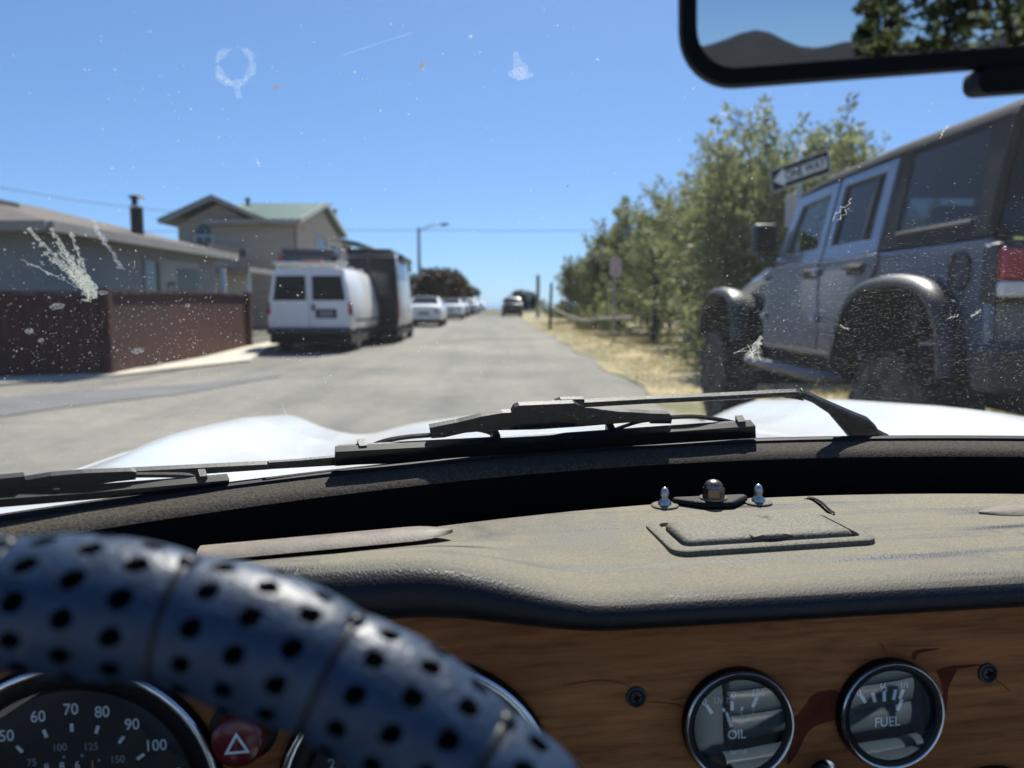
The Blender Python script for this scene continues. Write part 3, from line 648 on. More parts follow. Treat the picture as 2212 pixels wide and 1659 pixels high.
# gable window with a dark fan above
wx = at(414, 500, YF).x
window(h2, (wx, YF, 3.55), (1,0,0), (0,-1,0), 0.72, 0.85)
mb = MB(); mb.prism([(wx-0.02, YF-0.03, 4.5), (wx+0.74, YF-0.03, 4.5), (wx+0.62, YF-0.03, 4.85), (wx+0.36, YF-0.03, 5.0), (wx+0.10, YF-0.03, 4.85)], (0, 0.028, 0)); mb.build('fan_light', 'window_dark', h2)
side_win(h2, 677, 697, XR, 3.75, 4.75, 'tan_trim')
side_win(h2, 703, 732, XR, 3.75, 4.55, 'white_paint')
m2 = MB(); y0, y1 = wall_pt(700, XR), wall_pt(734, XR); m2.box((XR+0.10, y0, 3.40), (XR+0.45, y1, 3.62)); m2.build('planter', 'white_paint', h2, bevel=0.01)
roof_slab(h2, 'porch_roof', (XR-0.5, YB-0.2, 5.05), (XR+1.0, YB-0.2, 4.75), (XR+1.0, YB+4.6, 4.75), (XR-0.5, YB+4.6, 5.05), 0.16, 'green_trim')
mb = MB(); mb.box((XR-5, YB+0.003, 0), (XR-0.4, YB+4.4, 5.0)); mb.build('rear_wing', 'tan_siding', h2)
for yy in (YB+1.2, YB+3.8):
    mb = MB(); mb.box((XR+0.72, yy, 0), (XR+0.88, yy+0.16, 4.72)); mb.build('porch_post', 'white_paint', h2)
mb = MB(); mb.box((XR-0.4, YB, 3.05), (XR+0.95, YB+4.4, 3.25)); mb.build('balcony_floor', 'tan_trim', h2)
for px, py, Y, hh, r_ in ((527, 442, 40.0, 0.42, 0.09), (716, 490, 46.4, 1.1, 0.10)):
    c = at(px, py, Y); mb = MB(); mb.lathe([(r_, -0.5), (r_, hh), (r_*1.5, hh+0.01), (r_*1.4, hh+0.13), (0.01, hh+0.16)], c, (0,0,1), 12); mb.build('vent_pipe', 'green_trim', h2, smooth=True)
# far houses on the left
h3 = tag(empty('far_house', (0,0,0)), 'dark house with grey-blue end wall beyond the parked white cars', 'house')
c0 = at(868, 640, 62); c1 = at(925, 640, 62)
mb = MB(); mb.box((c0.x, 62, 0), (c1.x-1.0, 72, 2.7)); mb.build('wall', 'brown_wall', h3)
mb = MB(); mb.box((at(890,640,61.7).x, 61.7, 0), (at(916,640,61.7).x, 62-0.003, 2.6)); mb.build('end_wall', 'blue_wall', h3)
mb = MB(); mb.box((c0.x-0.5, 61.3, 2.703), (c1.x-0.4, 72.5, 3.05)); mb.build('roof', 'dark_roof', h3)
window(h3, (at(874,640,62).x, 62, 1.0), (1,0,0), (0,-1,0), 0.5, 1.1, 'white_paint', mull=False)

h4 = tag(empty('far_house', (0,0,0)), 'low grey house far down the left side behind the small trees', 'house')
c0 = at(948, 640, 92); c1 = at(992, 640, 92)
mb = MB(); mb.box((c0.x, 92, -0.4), (c1.x, 101, 2.6)); mb.build('wall', 'stucco', h4)
mb = MB(); mb.prism([(c0.x-0.4, 91.5, 2.603), (c1.x+0.4, 91.5, 2.603), ((c0.x+c1.x)/2, 91.5, 3.7)], (0, 10, 0)); mb.build('roof', 'dark_roof', h4)
window(h4, (c0.x+0.5, 92, 0.9), (1,0,0), (0,-1,0), 0.9, 1.1, 'white_paint')
tree('street_tree', (*at(928, 700, 66)[:2], 0), 3.9, 1.5, 1.0, 'dark tree right beside the street lamp on the left side', 'tree', None, 211, 'leaf_dark', 90, 60, 0.3, 0.09)
tree('street_tree', (*at(1000, 700, 118)[:2], -0.4), 4.4, 2.2, 1.2, 'small distant tree at the far end of the left parked row', 'tree', None, 212, 'leaf_dark', 70, 50, 0.45, 0.14)
tree('street_tree', (*at(1131, 700, 118)[:2], -0.4), 3.2, 2.4, 0.6, 'low distant tree right of the far dark car', 'tree', None, 213, 'leaf_dark', 70, 50, 0.45, 0.14)
# ------------------------------------------------------------------ vehicles
def wheel(root, c, r, w, axis=(1,0,0), rim='rim_silver', tread=0, seed=0):
    c = Vector(c); wl_ = MB(); s = 1
    pr = [(r*0.60, -w*0.46), (r*0.72, -w*0.5), (r*0.93, -w*0.46), (r*0.985, -w*0.36), (r*0.985, w*0.36), (r*0.93, w*0.46), (r*0.72, w*0.5), (r*0.60, w*0.46)]
    wl_.lathe(pr, c, axis, 40)
    if tread:
        ax = Vector(axis); 
        for k in range(tread):
            a = 2*math.pi*k/tread; er = Vector((0, math.cos(a), math.sin(a))); et = Vector((0, -math.sin(a), math.cos(a)))
            for j, o in enumerate((-0.38, -0.13, 0.13, 0.38)):
                a2 = a + (0.5*2*math.pi/tread if j % 2 else 0); er = Vector((0, math.cos(a2), math.sin(a2))); et = Vector((0, -math.sin(a2), math.cos(a2)))
                q = c + ax*(o*w) + er*(r*0.975); hx = ax*(w*0.105); ht = et*(math.pi*r/tread*0.62); hr = er*(r*0.035)
                wl_.hexa([q-hx-ht, q+hx-ht, q+hx+ht, q-hx+ht, q-hx-ht+hr, q+hx-ht+hr, q+hx+ht+hr, q-hx+ht+hr])
    t = wl_.build('wheel', 'rubber', root, smooth=35)
    rm = MB(); ax = Vector(axis)
    for sg in (-1, 1):
        rm.lathe([(r*0.60, sg*w*0.40), (r*0.57, sg*w*0.36), (r*0.52, sg*w*0.15), (r*0.12, sg*w*0.18), (r*0.11, sg*w*0.26), (0.001, sg*w*0.27)], c, axis, 24, False)
        for k in range(7):
            a = 2*math.pi*k/7; er = Vector((0, math.cos(a), math.sin(a))); et = Vector((0, -math.sin(a), math.cos(a)))
            p0 = c + er*r*0.1 + ax*(sg*w*0.26); p1 = c + er*r*0.57 + ax*(sg*w*0.33); rm.hexa([p0-et*.03, p0+et*.03, p1+et*.025, p1-et*.025, p0-et*.02-ax*sg*.03, p0+et*.02-ax*sg*.03, p1+et*.02-ax*sg*.03, p1-et*.02-ax*sg*.03])
    rm.build('rim', rim, t, smooth=35)
    return t
def body_ring(w, z0, z1, z2, wt, n=5, wb=None):
    """closed section of a vehicle: half widths at sill, belt and roof"""
    wb = wb if wb else w
    half = [(wb*0.86, z0), (wb*0.97, z0+0.10), (w, lerp(z0,z1,0.45)), (w*0.985, z1), (lerp(w,wt,0.55), lerp(z1,z2,0.55)), (wt, z2-0.10), (wt*0.93, z2-0.025), (wt*0.6, z2)]
    return [(x, z) for x, z in half] + [(-x, z) for x, z in reversed(half)]
def loft_body(secs, name, m, root, smooth=45):
    mb = MB(); mb.rings([[(x, y, z) for x, z in body_ring(*s)] for y, s in secs]); return mb.build(name, m, root, smooth=smooth)
def panel(root, name, m, pts, n, th=0.012):
    n = Vector(n); mb = MB(); mb.prism([Vector(p) - n*0.004 for p in pts], n*(th)); return mb.build(name, m, root, bevel=min(0.012, th*0.4))

# white cargo van, seen from behind
VW = 0.98
vpos = gnd(672, 770)
vk = (vpos.y + 1.3) / vpos.y
van = tag(empty('cargo_van', (vpos.x * vk, vpos.y * vk, 0), R(1.5)), 'white cargo van parked by the plank fence, seen from behind', 'van')
secs = [(0.0, (VW*0.97, 0.52, 1.15, 2.02, VW*0.80)), (0.06, (VW, 0.50, 1.15, 2.05, VW*0.82)), (2.6, (VW, 0.48, 1.15, 2.07, VW*0.83)), (3.9, (VW, 0.48, 1.15, 2.05, VW*0.82)), (4.35, (VW, 0.48, 1.16, 1.95, VW*0.78)), (4.75, (VW*0.98, 0.48, 1.14, 1.55, VW*0.8)), (5.05, (VW*0.95, 0.50, 1.05, 1.22, VW*0.8)), (5.4, (VW*0.88, 0.55, 0.95, 1.08, VW*0.74))]
loft_body(secs, 'body', 'van_white', van)
for sg in (-1, 1):
    def X(x): return sg * x
    d_ = MB(); d_.prism([(X(0.012), -0.004, 0.60), (X(0.90), -0.004, 0.60), (X(0.93), -0.004, 1.15), (X(0.80), -0.004, 1.93), (X(0.012), -0.004, 1.95)], (0, -0.03, 0)); dd = d_.build('rear_door', 'van_white', van, bevel=0.012)
    w_ = MB(); w_.prism([(X(0.07), -0.034, 1.27), (X(0.82), -0.034, 1.27), (X(0.735), -0.034, 1.86), (X(0.07), -0.034, 1.86)], (0, -0.012, 0)); w_.build('window', 'window_dark', dd, bevel=0.006)
    tl = MB(); tl.prism([(X(0.885), -0.02, 0.92), (X(0.985), 0.03, 0.92), (X(0.955), 0.03, 1.22), (X(0.885), -0.02, 1.22)], (0, -0.035, 0)); tl.build('tail_light', 'tail_red', van, bevel=0.008)
    for k, yy in enumerate((1.0, 4.25)): wheel(van, (X(0.83), yy, 0.36), 0.36, 0.23)
    mi = MB(); mi.box((X(1.02) - 0.09, 4.0, 1.25), (X(1.02) + 0.09, 4.08, 1.55)); mi.build('wing_mirror', 'plastic_black', van, bevel=0.02)
    hd = MB(); hd.box((X(0.09)-0.03, -0.055, 1.02), (X(0.09)+0.03, -0.034, 1.18))
    if sg > 0: hd.build('handle', 'plastic_black', dd)
    ws = MB(); ws.box((X(0.972)-0.006, 0.35, 0.74), (X(0.972)+0.012, 4.9, 0.80)); ws.build('side_moulding', 'plastic_black', van)
mb = MB(); mb.box((-0.95, -0.16, 0.45), (0.95, -0.002, 0.60)); mb.build('rear_bumper', 'plastic_black', van, bevel=0.02)
mb = MB(); mb.box((-0.93, 0.05, 0.22), (0.93, 5.2, 0.50)); mb.build('underbody', 'underbody', van)
pf = MB(); pf.box((0.14, -0.05, 0.84), (0.62, -0.036, 1.06)); p_ = pf.build('plate_recess', 'plastic_black', van, bevel=0.005)
pl = MB(); pl.box((0.22, -0.062, 0.88), (0.54, -0.0505, 1.02)); pl.build('licence_plate', 'plate', p_)
# roof rack and load
for yy in (0.15, 1.5, 2.9):
    mb = MB(); mb.tube([(-0.75, yy, 2.02), (-0.75, yy, 2.12), (0.75, yy, 2.12), (0.75, yy, 2.02)], 0.022, 6); mb.build('roof_bar', 'van_white', van)
van.scale = (1, 1, 0.94)
V = van.matrix_basis.copy()
def on_van(o, loc): o.location = V @ Vector(loc); o.rotation_euler = (0, 0, R(1.5)); return o
o = MB(); o.box((-0.82, -0.1, 0), (0.86, 0.1, 0.05)); q = o.build('ladder_bar', 'white_paint', None, bevel=0.008); on_van(q, (0, 0.1, 2.143)); tag(q, 'white bar lying across the rear of the van roof', 'bar')
o = MB(); o.box((-0.12, -0.11, 0), (0.30, 0.09, 0.045)); q = o.build('orange_strap', 'orange', None, bevel=0.01); on_van(q, (0, 0.1, 2.194)); tag(q, 'faded orange strap over the white bar on the van roof', 'strap')
bx = empty('storage_case'); on_van(bx, (-0.22, 1.2, 2.143)); bx.scale = (1.15, 1, 1.15); tag(bx, 'dark storage case lying on the white van roof rack', 'case')
o = MB(); o.box((-0.5, -0.4, 0), (0.5, 0.4, 0.27)); o.build('body', 'car_dark', bx, bevel=0.03)
o = MB(); o.box((-0.52, -0.42, 0.27), (0.52, 0.42, 0.35)); o.build('lid', mat('lid_blue', (0.05, 0.06, 0.085), 0.5), bx, bevel=0.02)
o = MB(); o.box((-0.60, -0.41, 0.02), (-0.5, 0.41, 0.24)); o.build('end_cap', 'tail_red', bx, bevel=0.01)
o = MB(); o.lathe([(0.02, 0), (0.13, 0.01), (0.145, 0.2), (0.13, 0.42), (0.09, 0.55), (0.02, 0.58)], (0,0,0), (0.12, 0, 1), 14); q = o.build('rolled_tarp', 'tarp', None, smooth=True); q.scale = (0.85, 0.85, 0.72); on_van(q, (0.50, 1.2, 2.14)); tag(q, 'pale rolled bundle standing beside the case on the van roof', 'bundle')

# dark high-roof van
dpos = gnd(822, 747)
dv = tag(empty('high_roof_van', (dpos.x * 1.06 - 0.30, dpos.y * 1.06, 0), R(2.0)), 'dark high-roof van with its sunlit side coloured pale, parked ahead of the white van', 'van')
W2 = 1.0
dv.scale = (0.86, 1, 0.90)
secs = [(0.0, (W2*0.97, 0.5, 1.2, 2.78, W2*0.88)), (0.08, (W2, 0.48, 1.2, 2.82, W2*0.9)), (2.9, (W2, 0.48, 1.2, 2.82, W2*0.9)), (3.6, (W2, 0.48, 1.2, 2.6, W2*0.85)), (4.3, (W2*0.97, 0.5, 1.1, 1.5, W2*0.8)), (5.0, (W2*0.88, 0.55, 0.9, 1.1, W2*0.74))]
loft_body(secs, 'body', 'van_lit_side', dv)
for sg in (-1, 1):
    d_ = MB(); d_.prism([(sg*0.01, -0.004, 0.55), (sg*0.95, -0.004, 0.55), (sg*0.96, -0.004, 1.2), (sg*0.87, -0.004, 2.66), (sg*0.01, -0.004, 2.68)], (0, -0.03, 0)); dd = d_.build('rear_door', 'van_dark', dv, bevel=0.012)
    w_ = MB(); w_.prism([(sg*0.08, -0.034, 1.5), (sg*0.85, -0.034, 1.5), (sg*0.81, -0.034, 2.25), (sg*0.08, -0.034, 2.25)], (0, -0.012, 0)); w_.build('window', 'window_dark', dd)
    tl = MB(); tl.box((sg*0.95-0.05, -0.045, 0.8), (sg*0.95+0.04, -0.001, 1.35)); tl.build('tail_light', 'tail_red', dv, bevel=0.01)
    sp = MB(); sp.prism([(sg*1.002, 0.2, 0.62), (sg*1.002, 4.0, 0.62), (sg*1.005, 4.0, 1.2), (sg*0.965, 3.5, 2.0), (sg*0.965, 0.2, 2.0)], (sg*0.01, 0, 0)); 
    for yy in (1.1, 4.0): wheel(dv, (sg*0.85, yy, 0.37), 0.37, 0.24)
mb = MB(); mb.box((-0.97, -0.14, 0.42), (0.97, -0.002, 0.56)); mb.build('rear_bumper', 'plastic_black', dv, bevel=0.02)
mb = MB(); mb.box((-0.93, 0.05, 0.22), (0.93, 4.7, 0.48)); mb.build('underbody', 'underbody', dv)
mb = MB(); mb.box((-0.9, 0.1, 2.84), (0.72, 2.9, 2.95)); mb.build('roof_box', 'van_dark', dv, bevel=0.03)
mb = MB(); mb.tube([(1.0, 0.3, 2.70), (1.0, 2.9, 2.70)], 0.09, 10); mb.build('awning_roll', 'van_dark', dv, smooth=True)
mb = MB(); mb.box((-0.86, -0.05, 2.70), (0.86, -0.002, 2.80)); mb.build('roof_spoiler', 'van_dark', dv, bevel=0.015)

def small_car(name, pos, rz, paint, label, cat, suv=False, group=None):
    root = tag(empty(name, pos, rz), label, cat, group)
    hh = 1.68 if suv else 1.46; w = 0.92 if suv else 0.88; b = 1.02 if suv else 0.93
    s = [(0.0, (w*0.90, 0.38, b-0.08, b+0.06, w*0.74)), (0.12, (w*0.97, 0.32, b, b+0.12, w*0.78))]
    s += [(0.45, (w, 0.28, b, hh-0.22, w*0.74))] if suv else [(0.75, (w, 0.28, b, b+0.16, w*0.80))]
    s += [(0.85 if suv else 1.35, (w, 0.28, b, hh, w*0.72)), (2.4, (w, 0.28, b, hh, w*0.72)), (3.1, (w, 0.28, b, b+0.14, w*0.82)), (4.1, (w*0.96, 0.3, b-0.10, b-0.02, w*0.78)), (4.45, (w*0.84, 0.36, b-0.25, b-0.18, w*0.66))]
    loft_body(s, 'body', paint, root)
    if suv: q0, q1 = (0.14, b+0.10), (0.56, hh-0.16)
    else: q0, q1 = (0.80, b+0.17), (1.30, hh-0.06)
    wt0, wt1 = w*0.72, w*0.60
    P = [(-wt0, q0[0]-0.01, q0[1]+0.01), (wt0, q0[0]-0.01, q0[1]+0.01), (wt1, q1[0]-0.01, q1[1]+0.01), (-wt1, q1[0]-0.01, q1[1]+0.01)]
    m2 = MB(); nn = Vector((0, -(q1[1]-q0[1]), (q1[0]-q0[0]))).normalized(); m2.prism([Vector(p)+nn*0.0 for p in P], nn*0.045); m2.build('rear_window', 'window_dark', root, bevel=0.01)
    for sg in (-1, 1):
        y0, y1 = (0.75, 2.7) if suv else (1.25, 2.75)
        m2 = MB(); m2.prism([(sg*w*0.955, y0, b+0.03), (sg*w*0.955, y1+0.25, b+0.03), (sg*w*0.80, y1-0.35, hh-0.16), (sg*w*0.80, y0+0.15, hh-0.16)], (sg*0.025, 0, 0)); m2.build('side_window', 'window_dark', root)
        m2 = MB(); m2.prism([(sg*w*0.62, 0.02, b-0.26), (sg*w*0.93, 0.06, b-0.26), (sg*w*0.90, 0.10, b-0.03), (sg*w*0.62, 0.02, b-0.03)], (0, -0.05, 0)); m2.build('tail_light', 'tail_red', root, bevel=0.006)
        for yy in (0.85, 3.55): wheel(root, (sg*(w-0.13), yy, 0.33), 0.33, 0.21)
    m2 = MB(); m2.box((-w*0.86, -0.05, 0.36), (w*0.86, 0.03, 0.56)); m2.build('bumper', paint, root, bevel=0.03)
    m2 = MB(); m2.box((-0.26, -0.06, b-0.34), (0.26, 0.01, b-0.21)); m2.build('licence_plate', 'plate', root)
    m2 = MB(); m2.box((-w*0.9, 0.1, 0.16), (w*0.9, 4.2, 0.36)); m2.build('underbody', 'underbody', root)
    return root
PG = 'cars parked along the left kerb'
def park(px, Y): 
    d = ray(px, 690); return (d.x / d.y * Y, Y, road_z(Y))
small_car('parked_car', park(915, 36.5), R(1.2), 'car_white', 'white car with wide rear window parked beyond the dark high-roof van', 'car', False, PG)
small_car('parked_car', park(973, 53), R(1.2), 'car_white', 'smaller white car parked next beyond the white one with the wide window', 'car', False, PG)
small_car('parked_car', park(1003, 74), R(1.2), 'car_dark', 'dark car in the distant row of parked cars on the left', 'car', True, PG)
small_car('parked_car', park(1022, 96), R(1.2), 'car_silver', 'silver car at the far end of the left parked row', 'car', False, PG)
small_car('parked_car', park(1036, 122), R(1.2), 'car_white', 'farthest tiny pale car near the end of the street', 'car', True, PG)
small_car('parked_car', park(989, 62), R(1.2), 'car_silver', 'silver car parked just beyond the second white car', 'car', False, PG)
small_car('parked_car', park(1014, 84), R(1.2), 'car_white', 'white car between the dark one and the silver one far down the left row', 'car', True, PG)
small_car('parked_truck', park(1107, 66), R(1.2), 'car_dark', 'dark tall car parked at the right edge of the road far ahead', 'car', True)
small_car('parked_car', park(1112, 92), R(1.2), 'car_dark', 'dark car hidden mostly behind the far right parked one', 'car', True)

# ------------------------------------------------------------------ grey off-roader on the right
JX, JY = 2.02, 4.0
jp = tag(empty('off_road_vehicle', (JX, JY, 0)), 'blue-grey lifted four-door off-roader with dark hardtop parked on the verge', 'car')
JW = 1.62
def tumble(z): return 0.0 if z < 1.41 else 0.13 * (z - 1.41) / 0.54
def yz(pts, x, th, name, m, parent=None, bevel=0.012, use_t=True):
    m2 = MB(); m2.prism([(x + (tumble(z) if use_t else 0), y, z) for y, z in pts], (th, 0, 0)); return m2.build(name, m, parent or jp, bevel=bevel)
arch = [(-0.58, 0.80), (-0.53, 1.03), (-0.40, 1.18), (-0.17, 1.235), (0.15, 1.235), (0.38, 1.17), (0.53, 1.02), (0.63, 0.78)]
tub = [(-0.70, 1.41), (-0.72, 0.90), (-0.66, 0.82)] + arch + [(2.20, 0.78), (2.24, 1.04), (2.06, 1.41)]
m2 = MB()
m2.prism([(0.0, y, z) for y, z in tub], (0.05, 0, 0)); m2.prism([(JW - 0.05, y, z) for y, z in tub], (0.05, 0, 0))
m2.box((0.051, -0.69, 0.9), (JW - 0.051, -0.65, 1.40)); m2.box((0.052, 0.60, 0.785), (JW - 0.052, 2.15, 0.86)); m2.box((0.052, -0.64, 1.20), (JW - 0.052, 0.55, 1.25)); m2.box((0.052, 1.98, 0.87), (JW - 0.052, 2.05, 1.40))
m2.build('body', 'jeep_paint', jp, bevel=0.02, seg=3)
# doors with raised panels (both sides)
rear_door = [(0.29, 1.40), (0.32, 1.28), (0.45, 1.20), (0.60, 1.04), (0.70, 0.83), (1.04, 0.83), (1.05, 1.40)]
front_door = [(1.08, 1.40), (1.07, 0.83), (2.04, 0.83), (2.09, 0.92), (2.05, 1.40)]
def frame_up(pts_out, pts_in, name, x, th):
    """window surround: outer and inner outline joined"""
    m2 = MB(); n = len(pts_out); a = [(x + tumble(z), y, z) for y, z in pts_out]; b = [(x + tumble(z), y, z) for y, z in pts_in]
    a2 = [(p[0] + th, p[1], p[2]) for p in a]; b2 = [(p[0] + th, p[1], p[2]) for p in b]
    vs = a + b + a2 + b2; fs = []
    for i in range(n):
        j = (i + 1) % n
        fs += [(i, j, n+j, n+i), (2*n+i, 3*n+i, 3*n+j, 2*n+j), (i, 2*n+i, 2*n+j, j), (n+i, n+j, 3*n+j, 3*n+i)]
    m2.add(vs, fs); return m2.build(name, 'jeep_paint', jp, bevel=0.008)
rwo = [(0.30, 1.402), (1.04, 1.402), (1.06, 1.925), (0.33, 1.93)]; rwi = [(0.41, 1.49), (0.96, 1.49), (0.99, 1.865), (0.44, 1.87)]
fwo = [(1.07, 1.402), (1.96, 1.402), (1.77, 1.90), (1.09, 1.92)]; fwi = [(1.17, 1.49), (1.80, 1.49), (1.68, 1.82), (1.19, 1.855)]
qw = [(-0.57, 1.51), (0.14, 1.51), (0.20, 1.915), (-0.48, 1.92)]
for sg in (0, 1):
    x0 = -0.022 if sg == 0 else JW - 0.006; xo = 1 if sg == 0 else -1
    def sx(x): return x if sg == 0 else JW - x
    dr = yz(rear_door, x0, 0.028, 'rear_door', 'jeep_paint', use_t=False, bevel=0.010); df = yz(front_door, x0, 0.028, 'front_door', 'jeep_paint', use_t=False, bevel=0.010)
    if sg == 0:
        fr = frame_up(rwo, rwi, 'door_frame', -0.012, 0.05); ff = frame_up(fwo, fwi, 'door_frame', -0.012, 0.05)
        for nm, w_, g, pr in (('window', rwi, 'tinted_glass', fr), ('window', fwi, 'door_glass', ff)):
            g_ = MB(); g_.add([(0.012 + tumble(z), y, z) for y, z in w_], [(0,1,2,3)]); g_.build(nm, g, pr, recalc=False)
        m3 = MB(); m3.prism([(-0.002 + tumble(z), y, z) for y, z in [(0.53,1.49),(0.57,1.49),(0.58,1.865),(0.54,1.865)]], (0.012,0,0)); m3.build('window_bar', 'plastic_black', fr)
    else:
        for w_, wi_ in ((rwo, rwi), (fwo, fwi)):
            m3 = MB(); n = 4; a = [(JW - 0.03 - tumble(z), y, z) for y, z in w_]; b = [(JW - 0.03 - tumble(z), y, z) for y, z in wi_]
            m3.add(a + b, [(i, (i+1)%4, 4+(i+1)%4, 4+i) for i in range(4)]); m3.build('door_frame', 'jeep_paint', jp, solid=0.03)
    for (y, z), d_ in (((0.52, 1.325), dr), ((1.20, 1.325), df)):
        m3 = MB(); m3.prism([(sx(-0.024), y-0.10, z-0.035), (sx(-0.024), y+0.10, z-0.035), (sx(-0.024), y+0.10, z+0.035), (sx(-0.024), y-0.10, z+0.035)], (-xo*0.012,0,0)); m3.build('handle_cup', 'plastic_black', d_, bevel=0.008)
        m3 = MB(); m3.tube([(sx(-0.035), y-0.09, z+0.01), (sx(-0.065), y-0.07, z+0.01), (sx(-0.065), y+0.07, z+0.01), (sx(-0.035), y+0.09, z+0.01)], 0.014, 6); m3.build('handle', 'plastic_black', d_, smooth=True)
    for y, d_ in ((1.075, dr), (2.08, df)):
        for z in (1.03, 1.33):
            m3 = MB(); m3.box((sx(-0.028) - 0.018, y - 0.04, z - 0.025), (sx(-0.028) + 0.006, y + 0.06, z + 0.025)); m3.build('hinge', 'jeep_paint', d_, bevel=0.006)
            m3 = MB(); m3.lathe([(0.014, 0), (0.014, 0.008), (0.006, 0.012), (0.001, 0.013)], (sx(-0.047), y, z), (-xo, 0, 0), 10); m3.build('hinge_bolt', 'chrome', d_, smooth=True)
    # hardtop quarter with its large window
    if sg == 0:
        o_ = [(-0.69, 1.412), (0.265, 1.412), (0.30, 1.965), (-0.62, 1.965)]
        m3 = MB(); n = 4; xb = -0.004
        a = [(xb + tumble(z), y, z) for y, z in o_]; b = [(xb + tumble(z), y, z) for y, z in qw]
        a2 = [(p[0]+0.04, p[1], p[2]) for p in a]; b2 = [(p[0]+0.04, p[1], p[2]) for p in b]; vs = a+b+a2+b2; fs = []
        for i in range(4):
            j = (i+1) % 4; fs += [(i,j,4+j,4+i), (8+i,12+i,12+j,8+j), (i,8+i,8+j,j), (4+i,4+j,12+j,12+i)]
        m3.add(vs, fs); q_ = m3.build('hardtop_side', 'hardtop', jp, bevel=0.01)
        g_ = MB(); g_.add([(0.006 + tumble(z), y, z) for y, z in qw], [(0,1,2,3)]); g_.build('quarter_window', 'tinted_glass', q_, recalc=False)
        m3 = MB(); m3.tube([(-0.010 + tumble(1.495), -0.55, 1.488), (-0.010 + tumble(1.495), 0.12, 1.488)], 0.012, 6); m3.build('window_trim', 'flare', q_, smooth=True)
    else:
        m3 = MB(); m3.prism([(JW - 0.04 - tumble(z), y, z) for y, z in [(-0.69,1.412),(0.265,1.412),(0.30,1.965),(-0.62,1.965)]], (0.035,0,0)); m3.build('hardtop_side', 'hardtop', jp)
    # flares
    for yc, nm in ((0.0, 'r'), (3.25, 'f')):
        A2 = arch if nm == 'r' else [(y*1.02, z) for y, z in arch]
        P = cspline([(0, y + yc, z) for y, z in A2], 4); rg = []
        for i, p in enumerate(P):
            t = (P[min(i+1,len(P)-1)] - P[max(i-1,0)]).normalized(); up = Vector((0, -t.z, t.y));  up = up if up.z > 0 or abs(t.z) > 0.8 else -up
            up = (Vector((0, p.y - yc, p.z - 0.62))).normalized()
            sec = [(0.02, 0.022), (-0.06, 0.034), (-0.102, 0.024), (-0.120, 0.000), (-0.118, -0.024), (-0.104, -0.022), (-0.085, -0.004), (0.02, -0.012)]
            rg.append([(sx(a_), p.y + up.y * b_, p.z + up.z * b_) for a_, b_ in sec])
        m3 = MB(); m3.rings(rg); m3.build('wheel_flare', 'flare', jp, smooth=40)
        liner = MB(); liner.rings([[(sx(0.0), p.y, p.z - 0.02), (sx(0.40), p.y, p.z - 0.02)] for p in P], closed=False); liner.build('wheel_liner', 'underbody', jp)
        wh = wheel(jp, (sx(0.07 if nm == 'r' else 0.02), yc, 0.44), 0.44, 0.30, rim='rim_dark', tread=34)
    # side step and mirror
    m3 = MB(); m3.tube(cspline([(sx(0.05), 0.66, 0.70), (sx(-0.08), 0.76, 0.67), (sx(-0.08), 2.25, 0.67), (sx(0.05), 2.35, 0.70)], 5), 0.042, 8); m3.build('side_step', 'flare', jp, smooth=True)
    m3 = MB(); m3.box((sx(-0.09) - 0.09, 1.92, 1.49), (sx(-0.09) + 0.09, 2.03, 1.73)); mm = m3.build('wing_mirror', 'plastic_black', jp, bevel=0.03, seg=3)
    m3 = MB(); m3.tube([(sx(0.0), 1.98, 1.42), (sx(-0.1), 1.98, 1.47)], 0.03, 6); m3.build('mirror_arm', 'plastic_black', mm)
    m3 = MB(); gx = sx(-0.09); m3.add([(gx-0.07,1.917,1.515),(gx+0.07,1.917,1.515),(gx+0.07,1.917,1.705),(gx-0.07,1.917,1.705)], [(0,1,2,3)]); m3.build('mirror_glass', 'gauge_black', mm, recalc=False)
    # tail lights
    m3 = MB(); m3.box((min(sx(-0.03), sx(0.20)), -0.805, 1.13), (max(sx(-0.03), sx(0.20)), -0.69, 1.38)); tl = m3.build('tail_light', 'plastic_black', jp, bevel=0.02, seg=3)
    m3 = MB(); m3.box((min(sx(-0.020), sx(0.17)), -0.835, 1.225), (max(sx(-0.020), sx(0.17)), -0.745, 1.355)); m3.build('red_lens', 'tail_red', tl, bevel=0.012)
    m3 = MB(); m3.box((min(sx(-0.020), sx(0.17)), -0.833, 1.155), (max(sx(-0.020), sx(0.17)), -0.745, 1.22)); m3.build('clear_lens', 'lens_clear', tl, bevel=0.012)
    m3 = MB(); m3.lathe([(0.011,0),(0.008,0.006),(0.001,0.007)], (sx(-0.03), -0.75, 1.37), (-xo,0,0.5), 8); m3.build('lamp_screw', 'chrome', tl)
# fuel flap
m3 = MB(); m3.lathe([(0.088, -0.012), (0.088, 0.012), (0.078, 0.016), (0.074, 0.008), (0.001, 0.008)], (-0.002, -0.50, 1.275), (-1,0,0), 24); m3.build('fuel_flap', 'plastic_black', jp, smooth=40)
